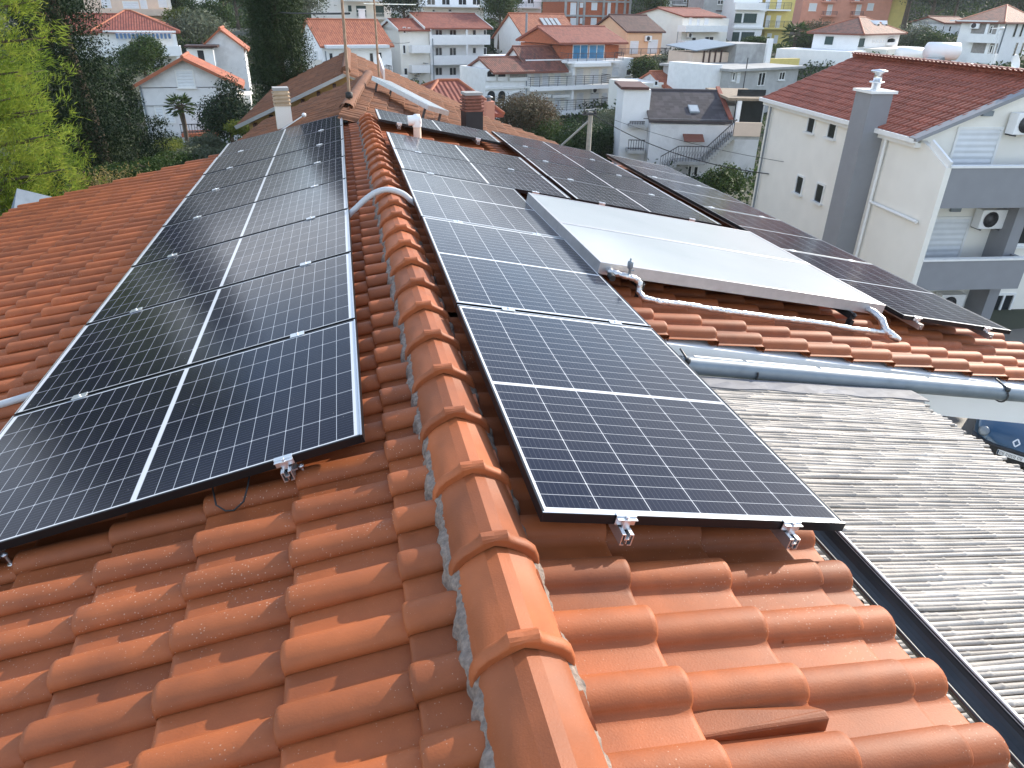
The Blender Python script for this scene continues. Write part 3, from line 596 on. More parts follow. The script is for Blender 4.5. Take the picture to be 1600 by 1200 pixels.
vp = thing('vent_pipe', 'cream plastic vent pipe with hooded top on the tiles', 'vent pipe', (.92, 9.72, -1.62))
MB().lathe((.91, 9.72, -1.70), [(.056, 0), (.056, .12), (.052, .13), (.05, .36), (.05, .40)], 18).build('pipe', MT['palepeach'], vp)
b = MB(); c = V3(.88, 9.72, -1.28); b.tube([c + V3(.075, 0, 0), c + V3(-.085, 0, -.012)], .062, 16); b.lathe(c + V3(.03, 0, -.09), [(.058, 0), (.062, .02), (.062, .09), (.04, .155), (0, .16)], 16)
b.build('hood', MT['white'], vp)

# ---------------------------------------------------------------- town: houses measured from the photograph and built at their own distance
CTRL = []                                          # terrain control points (x, y, z)
class House:
    def __init__(s, name, label, cat, uv, Y, yaw, group=None, drop=2.5, ctrl=True):
        s.P0 = ony(*uv, Y); a = math.radians(yaw); s.ex = V3(math.cos(a), math.sin(a), 0); s.ey = V3(-math.sin(a), math.cos(a), 0)
        s.root = thing(name, label, cat, s.P0, group); s.zb = s.P0[2] - drop
        if ctrl: CTRL.append(tuple(s.P0))
    def az(s, u, v, b=0.):
        P = hit(u, v, s.P0 + s.ey * b, s.ey); return (P - s.P0) @ s.ex, P[2]
    def w(s, a, b, z): q = s.P0 + s.ex * a + s.ey * b; return V3(q[0], q[1], z)
    def fr(s): return lambda a, b, z: s.w(a, b, z)
    def box(s, part, a0, a1, b0, b1, z0, z1, m, parent=None): return MB().box(a0, a1, b0, b1, z0, z1, s.fr()).build(part, m, parent or s.root)
    def boxpx(s, part, u0, v0, u1, v1, b0, b1, m, parent=None):
        a0, z1 = s.az(u0, v0, b0); a1, z0 = s.az(u1, v1, b0); return s.box(part, min(a0, a1), max(a0, a1), b0, b1, min(z0, z1), max(z0, z1), m, parent)
    def wall(s, a0, a1, b0, b1, z1, m, z0=None, part='wall'): return s.box(part, a0, a1, b0, b1, s.zb if z0 is None else z0, z1, m)
    def gable(s, a0, a1, b0, b1, ze, zr, axis, m, mw, over=.35, th=.16, rt=.5, verge=None, z2=None):
        """two pitched slabs and their gable triangles; rt = ridge position across the span; z2 = eave height on the far side"""
        z2 = ze if z2 is None else z2
        lo, hi = (b0, b1) if axis == 'a' else (a0, a1); r = lo + (hi - lo) * rt; e0, e1 = (a0, a1) if axis == 'a' else (b0, b1); ov = over
        pt = (lambda x, t, z: s.w(x, t, z)) if axis == 'a' else (lambda x, t, z: s.w(t, x, z)); B = MB(); W = MB()
        for (t0, zz) in ((lo, ze), (hi, z2)):
            k = (zr - zz) / abs(r - t0); tt = t0 - ov * (1 if t0 < r else -1); ze2 = zz - k * ov; Ls = math.hypot(r - tt, zr - ze2)
            top = [pt(e0 - ov, tt, ze2), pt(e1 + ov, tt, ze2), pt(e1 + ov, r, zr), pt(e0 - ov, r, zr)]; uv = [(0, 0), (e1 - e0 + 2 * ov, 0), (e1 - e0 + 2 * ov, Ls), (0, Ls)]
            if np.cross(top[1] - top[0], top[2] - top[1])[2] < 0: top, uv = top[::-1], uv[::-1]
            bot = [p - V3(0, 0, th) for p in top]
            B.add(top + bot, [(0, 1, 2, 3), (7, 6, 5, 4)] + [(i, i + 4, (i + 1) % 4 + 4, (i + 1) % 4) for i in range(4)], False, [uv] + [[(0, 0)] * 4] * 5)
        o = B.build('roof', m, s.root)
        rp, rq = pt(e0 - ov, r, zr), pt(e1 + ov, r, zr); MB().tube([rp, rq], .10, 8).build('ridge_cap', m, o)
        if verge:
            for e in (e0 - ov - .02, e1 + ov + .02):
                V = MB()
                for (t0, zz) in ((lo, ze), (hi, z2)):
                    k = (zr - zz) / abs(r - t0); tt = t0 - ov * (1 if t0 < r else -1); V.bar(pt(e, tt, zz - k * ov - .06), pt(e, r, zr - .06), .06, .26)
                V.build('verge_board', verge, o)
        for e, sg in ((e0, 1), (e1, -1)):
            W = MB(); P = [pt(e, lo, ze - .3), pt(e, hi, z2 - .3), pt(e, hi, z2 - .1), pt(e, r, zr - .12), pt(e, lo, ze - .1)]; Q = [pt(e + sg * .2, lo, ze - .3), pt(e + sg * .2, hi, z2 - .3), pt(e + sg * .2, hi, z2 - .1), pt(e + sg * .2, r, zr - .12), pt(e + sg * .2, lo, ze - .1)]
            W.add(P + Q, [(0, 1, 2, 3, 4), (9, 8, 7, 6, 5)] + [(i, i + 5, (i + 1) % 5 + 5, (i + 1) % 5) for i in range(5)])
            W.build('gable_wall', mw, s.root)
        return o
    def hip(s, a0, a1, b0, b1, ze, zr, m, over=.45, ra=None, rb=None, th=.16, cap=None):
        a0 -= over; a1 += over; b0 -= over; b1 += over; w_ = min(a1 - a0, b1 - b0) / 2
        if ra is None: ra = (a0 + w_, a1 - w_)
        rb = (b0 + b1) / 2 if rb is None else rb
        c = [s.w(a0, b0, ze), s.w(a1, b0, ze), s.w(a1, b1, ze), s.w(a0, b1, ze)]; r = [s.w(ra[0], rb, zr), s.w(ra[1], rb, zr)]; B = MB()
        for f in ([c[0], c[1], r[1], r[0]], [c[1], c[2], r[1]], [c[2], c[3], r[0], r[1]], [c[3], c[0], r[0]]):
            d = nrm(f[1] - f[0]); n = nrm(np.cross(d, f[2] - f[0])); e = np.cross(n, d); B.quad(f, [((p - f[0]) @ d, (p - f[0]) @ e) for p in f])
        k = [p - V3(0, 0, th) for p in c]; B.add(c + k, [(i, i + 4, (i + 1) % 4 + 4, (i + 1) % 4) for i in range(4)] + [(4, 7, 6, 5)], False, [[(0, 0)] * 4] * 5)
        o = B.build('roof', m, s.root); h = MB()
        for p, q in ((c[0], r[0]), (c[3], r[0]), (c[1], r[1]), (c[2], r[1]), (r[0], r[1])): h.tube([p, q + V3(0, 0, .001)], .08, 8)
        h.build('ridge_cap', cap or m, o); return o
    def win(s, u0, v0, u1, v1, kind='glass', b=0., n=2, sill=True):
        a0, z1 = s.az((u0 + u1) / 2, v0, b); a1, z0 = s.az((u0 + u1) / 2, v1, b); am = (a0 + a1) / 2; q, _ = s.az(u0, (v0 + v1) / 2, b); r, _ = s.az(u1, (v0 + v1) / 2, b); a0, a1 = am - (r - q) / 2, am + (r - q) / 2
        return s.winm(a0, a1, z0, z1, kind, b, n, sill)
    def winm(s, a0, a1, z0, z1, kind='glass', b=0., n=2, sill=True, axis=0):
        fr = s.fr() if axis == 0 else (lambda p, q, z: s.w(q, p, z))
        B = MB(); t = .07; d0, d1 = (b - .05, b + .03) if axis == 0 else (b - .05, b + .03)
        fm = MT['green'] if kind == 'green' else MT['trim']
        B.box(a0, a1, d0, d1, z1 - t, z1, fr); B.box(a0, a1, d0, d1, z0, z0 + t, fr); B.box(a0, a0 + t, d0, d1, z0 + t, z1 - t, fr); B.box(a1 - t, a1, d0, d1, z0 + t, z1 - t, fr)
        if kind in ('glass', 'blueglass', 'green') and n > 1:
            for i in range(1, n): c = a0 + (a1 - a0) * i / n; B.box(c - .035, c + .035, d0 + .002, d1, z0 + t, z1 - t, fr)
        if sill: B.box(a0 - .06, a1 + .06, d0 - .08, d1 - .02, z0 - .07, z0 - .002, fr)
        o = B.build('window', fm, s.root); pd = -.025 if kind == 'shutter' else -.005
        p = MB()
        if kind == 'shutter':
            nn = max(3, int((z1 - z0 - 2 * t) / .16)); hz = (z1 - z0 - 2 * t) / nn
            for i in range(nn): zz = z0 + t + i * hz; p.add([fr(a0 + t, b - .018, zz), fr(a1 - t, b - .018, zz), fr(a1 - t, b - .034, zz + hz * .5), fr(a0 + t, b - .034, zz + hz * .5), fr(a1 - t, b - .018, zz + hz), fr(a0 + t, b - .018, zz + hz)], [(0, 1, 2, 3), (3, 2, 4, 5)])
        else: p.box(a0 + t, a1 - t, b + pd, b + .02, z0 + t, z1 - t, fr)
        p.build('shutter' if kind == 'shutter' else 'pane', MT['shutter'] if kind == 'shutter' else MT[kind], o); return o
    def balc(s, u0, v0, u1, v1, depth, kind='solid', m=None, b=0., cap=None, slab=.2):
        a0, z1 = s.az(u0, v0, b - depth); a1, _ = s.az(u1, v0, b - depth); _, z0 = s.az((u0 + u1) / 2, v1, b - depth); _, z1 = s.az((u0 + u1) / 2, v0, b - depth)
        return s.balcm(a0, a1, z0, z1, depth, kind, m, b, cap, slab)
    def balcm(s, a0, a1, z0, z1, depth, kind='solid', m=None, b=0., cap=None, slab=.2):
        m = m or MT['clean']; B = MB(); F_ = b - depth; fr = s.fr(); B.box(a0, a1, F_, b, z0, z0 + slab, fr)
        if kind == 'solid':
            B.box(a0, a1, F_, F_ + .13, z0 + slab, z1, fr); B.box(a0, a0 + .13, F_ + .13, b, z0 + slab, z1, fr); B.box(a1 - .13, a1, F_ + .13, b, z0 + slab, z1, fr)
        o = B.build('balcony', m, s.root)
        if kind == 'rail':
            R = MB(); zt = z1
            for zz in np.linspace(z0 + slab + .15, zt, 5): 
                w_ = .05 if zz == zt else .028; R.bar(s.w(a0, F_ + .04, zz), s.w(a1, F_ + .04, zz), w_); R.bar(s.w(a0 + .03, F_ + .05, zz), s.w(a0 + .03, b, zz), w_); R.bar(s.w(a1 - .03, F_ + .05, zz), s.w(a1 - .03, b, zz), w_)
            for a in np.linspace(a0 + .03, a1 - .03, max(2, int((a1 - a0) / 1.1) + 1)): R.bar(s.w(a, F_ + .04, z0 + slab), s.w(a, F_ + .04, zt), .045)
            R.build('railing', MT['rail'], o)
        if kind == 'bars':
            R = MB()
            for zz in (z0 + slab + .1, z1): R.bar(s.w(a0, F_ + .04, zz), s.w(a1, F_ + .04, zz), .05)
            for a in np.arange(a0 + .03, a1, .16): R.bar(s.w(a, F_ + .04, z0 + slab), s.w(a, F_ + .04, z1), .03)
            R.build('railing', m if cap == 'same' else MT['rail'], o)
        if cap and cap != 'same': MB().box(a0 - .03, a1 + .03, F_ - .03, F_ + .16, z1 + .002, z1 + .06, fr).build('coping', cap, o)
        return o
    def ac(s, u, v, b=0.):
        a, z = s.az(u, v, b); return s.acm(a, z, b)
    def acm(s, a, z, b=0., sc=1.):
        h, w_ = .29 * sc, .42 * sc; o = MB().box(a - w_, a + w_, b - .42, b - .08, z - h, z + h, s.fr()).build('air_conditioner', MT['white'], s.root, bevel=.02)
        g = MB(); c = s.w(a - .1, b - .425, z); g.lathe(c, [(.0, 0), (.23 * sc, 0), (.24 * sc, .01), (.0, .012)], 16, -s.ey); 
        for r in (.08, .15, .21): g.tube([c - s.ey * .02 + (s.ex * math.cos(t) + V3(0, 0, math.sin(t))) * r * sc for t in np.linspace(0, 2 * math.pi, 20)], .008, 4)
        g.build('fan_grille', MT['rail'], o)
        for q in (-.3, .3): MB().bar(s.w(a + q, b, z - h - .03), s.w(a + q, b - .4, z - h - .03), .04).build('bracket', MT['rail'], o)
        return o
    def pipe(s, u0, v0, z1, b=-.06, r=.05, m=None):
        a, z = s.az(u0, v0, b); MB().tube([s.w(a, b, z), s.w(a, b, z1)], r, 8).build('downpipe', m or MT['zinc'], s.root)
    def chimney(s, a, b, z0, z1, wd, m, capm=None):
        o = s.box('chimney', a - wd / 2, a + wd / 2, b - wd / 2, b + wd / 2, z0, z1, m); s.box('chimney_cap', a - wd * .65, a + wd * .65, b - wd * .65, b + wd * .65, z1 + .002, z1 + .1, capm or m, o); return o

# --- old weathered house directly behind the roof
oh = thing('old_house', 'old house with weathered brown tiled roof behind the panels', 'house', (1, 16, -9))
ZR = -1.36; E_, A_ = onz(548, 163, ZR), onz(575, 112, ZR - .0)
E_ = V3(.03, 11.85, ZR - .01); A_ = onz(576, 113, ZR)
rd = nrm(V3(A_[0] - E_[0], A_[1] - E_[1], 0)); lenR = np.linalg.norm(A_ - E_); rr_ = V3(rd[1], -rd[0], 0)
th_ = math.radians(19); DSR = rr_ * math.cos(th_) - V3(0, 0, math.sin(th_)); NSR = rr_ * math.sin(th_) + V3(0, 0, math.cos(th_))
thl = math.radians(22.5); DSL = -rr_ * math.cos(thl) - V3(0, 0, math.sin(thl)); NSL = -rr_ * math.sin(thl) + V3(0, 0, math.cos(thl))
per = .2; nk = int(lenR / per)
tile_field('roof_slope', E_ - NSR * .06, DSR, rd, NSR, [.30 + .30 * k for k in range(0, 16)], .30, 0, per, -3, nk, lambda s, y: True, MT['oldtile'], oh, -1, hroll=.055, wroll=.12, lo=True, jit=3.)
tile_field('roof_slope', E_ - NSL * .06, DSL, rd, NSL, [.30 + .30 * k for k in range(0, 9)], .30, 0, per, -1, nk, lambda s, y: True, MT['oldtile'], oh, 1, hroll=.055, wroll=.12, lo=True, jit=3.)
def tri_body(name, p0, d, n_, L_, hw, zr, sl, zb, m, par, hl=None, sll=None):
    hl = hl or hw; sll = sll or sl
    P = []
    for t in (0, L_):
        c = p0 + d * t
        for x, z in ((-hl, zb), (hw, zb), (hw, zr - hw * sl), (0, zr), (-hl, zr - hl * sll)): P.append(V3(*(c + n_ * x)[:2], z))
    return MB().add(P, [(0, 1, 2, 3, 4), (9, 8, 7, 6, 5)] + [(i, 5 + i, 5 + (i + 1) % 5, (i + 1) % 5) for i in range(5)]).build(name, m, par)
tri_body('wall', E_ + rd * .3, rd, rr_, lenR - .5, 4.2, ZR - .12, math.tan(th_), -10, MT['whitewall'], oh, 2.3, math.tan(thl))
b = MB()
for i in range(int(lenR / .33)):
    p = E_ + rd * (.33 * i) + V3(0, 0, .0); q = p + rd * .36 + V3(0, 0, .02)
    hv = [(.11 * math.cos(t), .085 * math.sin(t) - .02) for t in np.linspace(0, math.pi, 7)]
    P = []
    for c, k in ((q, .9), (p, 1.06)): P += [c + rr_ * x * k + V3(0, 0, z * k) for x, z in hv]
    b.add(P, [(j, j + 1, 8 + j, 7 + j) for j in range(6)], True)
b.build('ridge_tiles', MT['oldtile'], oh)
# second wing behind it with ochre gable facing the camera
gp = V3(*ony(540, 111, 19.2)); gd = nrm(V3(.02, 1, 0)); gr = V3(gd[1], -gd[0], 0); t2 = math.radians(24)
wing = thing('gabled_house', 'old house wing with ochre gable and red roof under the cypress', 'house', gp + V3(0, 3, -8))
for sg in (1, -1):
    ds = gr * sg * math.cos(t2) - V3(0, 0, math.sin(t2)); nn_ = gr * sg * math.sin(t2) + V3(0, 0, math.cos(t2))
    tile_field('roof_slope', gp - gd * .2 - nn_ * .05, ds, gd, nn_, [.33 + .33 * k for k in range(0, 15 if sg > 0 else 9)], .33, 0, .21, 0, 46, lambda s, y: True, MT['oldtile'], wing, -sg, lo=True, jit=2.5)
tri_body('wall', gp + gd * .35, gd, gr, 9, 4.4, gp[2] - .14, math.tan(t2), -11, mat('ochre_plaster', (.52, .36, .16), rough=.95, var=.12, col2=(.3, .2, .1), c2amt=.6, c2scale=1.5), wing, 2.5)
b = MB()
for sg in (1, -1): hw_ = 4.6 if sg > 0 else 2.75; e = gp + gr * sg * hw_ - V3(0, 0, hw_ * math.tan(t2)); b.bar(gp - gd * .24 - V3(0, 0, .06), e - gd * .24 - V3(0, 0, .03), .05, .08)
b.build('barge_board', MT['lgrey'], wing)
b = MB()
for k in range(6): b.bar(gp + gd * .1 - gr * (.3 + .4 * k) - V3(0, 0, .2 + (.3 + .4 * k) * math.tan(t2)), gp - gd * .18 - gr * (.3 + .4 * k) - V3(0, 0, .2 + (.3 + .4 * k) * math.tan(t2)), .08)
b.build('rafter_ends', MT['brown'], wing); MB().tube([gp, gp + gd * 9.4], .12, 8).build('ridge_cap', MT['oldtile'], wing)
# flat collector on the old roof, tilted off the tiles
pc = [ony(580, 125, 15.5), ony(668, 172, 13.0)]
c0, c1 = pc; dd = nrm(c1 - c0); nn_ = nrm(V3(.35, -.1, 1)); sd_ = nrm(np.cross(nn_, dd)); sd_ = sd_ if sd_[1] > 0 else -sd_
ot = thing('old_collector', 'long flat pale solar collector lying on the weathered brown roof', 'solar collector', c0)
L_ = np.linalg.norm(c1 - c0); fr_ = lambda x, y, z: c0 + dd * x + sd_ * y + np.cross(dd, sd_) * (z if np.cross(dd, sd_)[2] > 0 else -z)
MB().box(0, L_, 0, .42, 0, .08, fr_).build('casing', MT['alu'], ot); MB().box(.03, L_ - .03, .03, .39, .08, .084, fr_).build('glass_cover', MT['collector'], ot)
[MB().bar(fr_(x, y, 0), fr_(x, y, -.5), .04).build('leg', MT['rail'], ot) for x in (.2, L_ - .2) for y in (.05, .37)]
pass
# chimneys on the old roofs
def stack_chimney(name, label, u, vtop, vbot, Y, wd, mbody, mcap, nl, frac, group='chimneys on the old roofs'):
    p, q = ony(u, vtop, Y), ony(u, vbot, Y); t = thing(name, label, 'chimney', q, group); h = p[2] - q[2]; zc = q[2] + h * (1 - frac); c = p
    g = math.radians(8); f = lambda x, y, z: V3(c[0] + x * math.cos(g) - y * math.sin(g), c[1] + x * math.sin(g) + y * math.cos(g), z)
    MB().box(-wd / 2, wd / 2, -wd / 2, wd / 2, q[2] - .8, zc, f).build('shaft', mbody, t)
    hh = h * frac / nl
    for i in range(nl): B = MB(); z = zc + i * hh + .002; B.box(-wd * .55, wd * .55, -wd * .55, wd * .55, z + hh * .0, z + hh * .45, f); B.box(-wd * .44, wd * .44, -wd * .44, wd * .44, z + hh * .45, z + hh, f); B.build('cowl_ring', mcap, t)
    MB().box(-wd * .5, wd * .5, -wd * .5, wd * .5, p[2] + .003, p[2] + .05, f).build('cap_plate', MT['concrete'], t); return t
stack_chimney('chimney', 'dark chimney with brown brick rings beside the single solar panel', 737, 148, 203, 14.2, .34, MT['blackpaint'], mat('brown_brick', (.24, .10, .07), rough=.9, var=.3, vscale=14), 5, .45)
stack_chimney('chimney', 'cream chimney with stacked cowl rings on the brown roof', 438, 141, 188, 13.6, .26, MT['cream'], mat('clay_cowl', (.50, .38, .26), rough=.9, var=.2), 4, .5)
# antenna masts
def mast(label, pb, pt, r, m, arms):
    t = thing('antenna_mast', label, 'antenna', pb, 'antenna masts'); MB().tube([pb, pb + (pt - pb) * .45, pt], [r, r, r * .8], 8).build('pole', m, t)
    b = MB()
    for (f, a, l) in arms:
        c = pb + (pt - pb) * f; d = V3(math.cos(a), math.sin(a), 0); b.bar(c - d * l * .8, c + d * l * .2, .02); e = V3(-d[1], d[0], 0)
        for k in np.linspace(-.75, .15, 7): b.tube([c + d * l * k - e * .16, c + d * l * k + e * .16], .006, 5)
    b.build('aerial', MT['alu'], t); return t
mb = ony(547, 166, 12.3); m1 = mast('tall rusty antenna mast rising from the old roof ridge', mb, V3(mb[0] + .02, 12.3, ony(530, -40, 12.3)[2]), .024, MT['rust'], [(.985, math.radians(178), .5)])
MB().lathe(mb - V3(0, 0, .12), [(.2, 0), (.09, .08), (.05, .16), (.045, .19), (0, .2)], 14).build('mortar_cone', MT['lgrey'], m1); MB().lathe(mb + V3(0, 0, .12), [(.05, 0), (.06, .02), (.06, .08), (.03, .1)], 10).build('collar', MT['cable'], m1)
p = ony(592, 116, 19.5); mast('second antenna mast with spread aerials behind the old roof', V3(p[0], 19.5, p[2] - .6), V3(p[0], 19.5, ony(580, -6, 19.5)[2]), .028, MT['rust'], [(.93, math.radians(160), 1.3)])
p = ony(592, 92, 22); q = ony(600, 116, 20.5); tag(MB().bar(p, q, .05, .25).build('sloping_pipe', MT['white']), 'white sloping flat duct behind the old roof ridge', 'duct')
p = ony(475, 180, 12.4); q = ony(437, 205, 11.9); t = thing('roof_lamp', 'small white lamp on a slanted pole over the far left panel', 'lamp', q); MB().tube([q, p], .012, 6).build('pole', MT['zinc'], t); MB().lathe(p, [(0, -.035), (.033, -.02), (.036, .015), (.02, .033), (0, .036)], 10).build('lamp_head', MT['white'], t)

# --- right neighbour: three storeys, chimney breast, balconies, red tiled roof
N = House('apartment_house', 'cream apartment house with grey balconies and red tiled roof on the right', 'house', (1428, 214), 18, -6.7, drop=0, ctrl=False)
R0 = N.P0[2]; NB, NR_ = 10.6, 3.75; zr_ = -1.40; nsl = math.hypot(NR_, zr_ - R0); ND = nrm(V3(*(-N.ex * NR_)) + V3(0, 0, R0 - zr_)); NN = nrm(np.cross(N.ey, -ND)); NN = NN if NN[2] > 0 else -NN
ridge0 = N.w(NR_, 0, zr_)
tile_field('roof_slope', ridge0 - NN * .06, ND, N.ey, NN, [.10 + .36 * k for k in range(0, 12)], .36, 0, .225, 0, 47, lambda s, y: True, MT['nbtile'], N.root, 1, lo=True, jit=1.)
ND2 = nrm(N.ex * NR_ + V3(0, 0, R0 - zr_)); NN2 = nrm(np.cross(ND2, N.ey)); NN2 = NN2 if NN2[2] > 0 else -NN2
tile_field('roof_slope', ridge0 - NN2 * .06, ND2, N.ey, NN2, [.10 + .36 * k for k in range(0, 12)], .36, 0, .225, 0, 47, lambda s, y: True, MT['nbtile'], N.root, -1, lo=True, jit=1.)
b = MB(); n_ = 28
for i in range(n_): y = i * NB / n_; b.tube([N.w(NR_, y, zr_ - .01), N.w(NR_, y + NB / n_ * .98, zr_ + .015)], [.126, .119], 9)
b.build('ridge_tiles', MT['nbtile'], N.root)
P = [(.28, R0 - .25), (7.3, R0 - .25), (NR_, zr_ - .22)]; b = MB(); b.add([N.w(a, bb, z) for bb in (.05, NB - .3) for a, z in [(.28, -10)] + [(7.3, -10)] + [(7.3, R0 - .10), (NR_, zr_ - .14), (.28, R0 - .10)]], [(0, 1, 2, 3, 4), (9, 8, 7, 6, 5)] + [(i, 5 + i, 5 + (i + 1) % 5, (i + 1) % 5) for i in range(5)]); b.build('wall', MT['cream'], N.root)
b = MB(); b.bar(N.w(-.05, -.05, R0 - .06), N.w(NR_, -.05, zr_ - .06), .1, .34, N.ey); b.bar(N.w(2 * NR_ + .05, -.05, R0 - .06), N.w(NR_, -.05, zr_ - .06), .1, .34, N.ey); b.build('verge_board', MT['grey'], N.root)
MB().box(-.06, .1, -.1, NB, R0 - .16, R0 - .03, N.fr()).build('gutter', MT['trim'], N.root)
MB().box(.1, .3, 0, NB - .1, R0 - .30, R0 - .161, N.fr()).build('soffit', MT['trim'], N.root)
# chimney breast on the side wall
cy_ = 2.35; o = N.box('chimney', -.42, .275, cy_ - .45, cy_ + .45, -10, -2.06, MT['grey']); N.box('chimney_cap', -.5, .36, cy_ - .53, cy_ + .53, -2.058, -1.98, MT['trim'], o)
c = N.w(-.08, cy_, -1.98); MB().lathe(c, [(.13, 0), (.13, .18), (.22, .2), (.22, .23), (.12, .24), (.12, .46), (.24, .5), (.24, .54), (.0, .58)], 16).build('cowl', MT['alu'], o)
MB().tube([N.w(.18, 1.55, R0 - .2), N.w(.18, 1.55, -10)], .05, 8).build('downpipe', MT['trim'], N.root); MB().tube([N.w(.18, NB - .75, R0 - .2), N.w(.18, NB - .75, -10)], .04, 8).build('downpipe', MT['zinc'], N.root)
MB().tube([N.w(.18, 1.55, -5.25), N.w(.18, -.9, -5.25)], .05, 8).build('drain_pipe', MT['trim'], N.root)
nside = lambda u, v: (lambda P: ((P - N.P0) @ N.ey, P[2]))(hit(u, v, N.P0 + N.ex * .28, N.ex))
for u, v, h in ((1269, 192, .75), (1302, 200, .75), (1250, 289, .72), (1281, 302, .72)):
    y, z = nside(u, v); B = MB(); a = .28
    B.box(a - .05, a + .05, y - .30, y - .24, z - h / 2, z + h / 2, N.fr()); B.box(a - .05, a + .05, y + .24, y + .30, z - h / 2, z + h / 2, N.fr()); B.box(a - .05, a + .05, y - .24, y + .24, z + h / 2 - .06, z + h / 2, N.fr()); B.box(a - .12, a + .05, y - .36, y + .36, z - h / 2 - .02, z - h / 2 + .05, N.fr())
    o = B.build('window', MT['trim'], N.root); MB().box(a - .02, a + .03, y - .24, y + .24, z - h / 2 + .05, z + h / 2 - .06, N.fr()).build('pane', MT['glass'], o)
# balcony tower in front of the gable
fb = -1.32
MB().add([N.w(a, bb, z) for a in (.28, .45) for bb, z in ((.05, -10), (fb, -10), (fb, -3.64), (-.35, R0 - .20), (.05, R0 - .10))], [(0, 1, 2, 3, 4), (9, 8, 7, 6, 5)] + [(i, 5 + i, 5 + (i + 1) % 5, (i + 1) % 5) for i in range(5)]).build('side_wall', MT['cream'], N.root)
MB().bar(N.w(.36, fb - .02, -3.58), N.w(.36, -.32, R0 - .13), .24, .07, N.ex).build('coping', MT['trim'], N.root)
for z1, z0, a1 in ((-3.64, -4.75, 4.2), (-6.31, -7.22, 3.8), (-9.0, -9.9, 3.8)):
    o = N.balcm(.452, a1, z0, z1, abs(fb) + .05, 'solid', MT['grey'], b=.05, cap=MT['trim'])
N.box('pier', 3.42, 3.78, -.75, .05, -10, -4.75, MT['grey'])
for z0, z1, a0, a1 in ((-4.55, -2.75, 1.30, 2.72), (-7.05, -5.35, 1.30, 2.65)): N.winm(a0, a1, z0, z1, 'shutter', .05, sill=False)
N.winm(4.35, 5.2, -6.3, -5.3, 'glass', .05); N.winm(4.3, 5.1, -8.8, -7.9, 'glass', .05); N.winm(5.5, 6.8, -4.4, -2.7, 'shutter', .05, sill=False)
N.acm(3.15, -2.62, .05); N.acm(3.05, -5.35, .05); N.acm(2.6, -8.05, .05)
for a, z in ((2.05, -2.38), (2.0, -5.12)): N.box('wall_lamp', a - .16, a + .16, -.04, .05, z - .07, z + .07, MT['zinc'])
# tanks, dish and collector on its roof
def tank(label, u, v, Y, L_, r, ang):
    c = ony(u, v, Y); d = V3(math.cos(ang), math.sin(ang), 0); t = thing('water_tank', label, 'water tank', c, 'solar water tanks'); MB().lathe(c - d * L_ / 2, [(0, -.06), (r * .7, -.04), (r, .03), (r, L_ - .03), (r * .7, L_ + .04), (0, L_ + .06)], 22, d).build('drum', MT['white'], t)
    b = MB(); [b.bar(c + d * k - V3(0, 0, r * .9), c + d * k - V3(0, 0, r + .5), .06) for k in (-L_ * .3, L_ * .3)]; b.build('stand', MT['zinc'], t)
tank('white water tank behind the red roof ridge, the long one on the left', 1424, 84, 31, 1.5, .27, .1); tank('white water tank behind the red roof ridge, rounder, next to the slanted collector', 1472, 80, 27, 1.25, .33, -.25)
c = ony(1583, 101, 27); t = thing('satellite_dish', 'pinkish white satellite dish beyond the red roof ridge', 'satellite dish', c); MB().lathe(c, [(0, .0), (.2, .02), (.36, .075), (.39, .095), (.36, .085), (.2, .035), (0, .015)], 22, V3(.35, -.9, .25)).build('dish', MT['white'], t); MB().tube([c, c + V3(.1, .2, -.8)], .03, 8).build('stand', MT['zinc'], t)
c0, c1 = ony(1427, 106, 25.2), ony(1474, 88, 27.5); t = thing('roof_collector', 'slanted flat collector box sticking up over the red roof ridge', 'solar collector', c0); MB().bar(c0, c1, .55, .14).build('casing', MT['zinc'], t); MB().bar(c0 + V3(0, 0, .075), c1 + V3(0, 0, .075), .5, .012).build('glass_cover', MT['collector'], t)

# --- white gabled house with the palm in front (left)
H = House('gabled_house', 'stained white gabled house with palm tree in front', 'house', (237, 230), 50, 5)
a1, ze = H.az(374, 127)
H.wall(0, a1 - .25, 0, 3.4, ze - .35, MT['dirty']); H.gable(0, a1 - .25, 0, 3.4, ze, H.az(284, 88)[1], 'b', MT['orangeroof'], MT['dirty'], over=.45, th=.2)
z_ = H.az(240, 165)[1]; H.box('string_course', -.02, a1 - .22, -.05, 0, z_ - .06, z_ + .04, MT['lgrey'])
H.win(275, 109, 304, 137, 'shutter')
for u in (243, 258.5, 310, 324): H.win(u, 165.5, u + 14.5, 193, 'shutter', sill=False)
H.balc(280, 194, 341, 214, 1.5, 'bars', MT['brick']); H.pipe(219, 135, H.zb)
H.box('side_extension', a1 - .25, a1 + .5, .8, 3.2, H.zb, ze - .9, MT['cream'])
# --- white gabled house behind it
H = House('gabled_house', 'plain white gabled house behind the stained white one', 'house', (392, 150), 62, 4)
a0, _ = H.az(300, 80); ap, zp = H.az(343, 44); ze = H.az(391, 72)[1]; al = 2 * ap
H.wall(al, 0, 0, 4, ze - .3, MT['dirty']); H.gable(al, 0, 0, 4, ze, zp, 'b', MT['orangeroof'], MT['dirty'], over=.3, th=.15)
H.boxpx('lean_to', 291, 76, 338, 110, -1.6, -.01, MT['whitewall']); H.boxpx('lean_to_roof', 287, 71, 340, 74.5, -2.0, .1, MT['brown']); H.win(308, 77, 321, 100, 'brown' if False else 'glass', b=-1.6, n=1, sill=False)
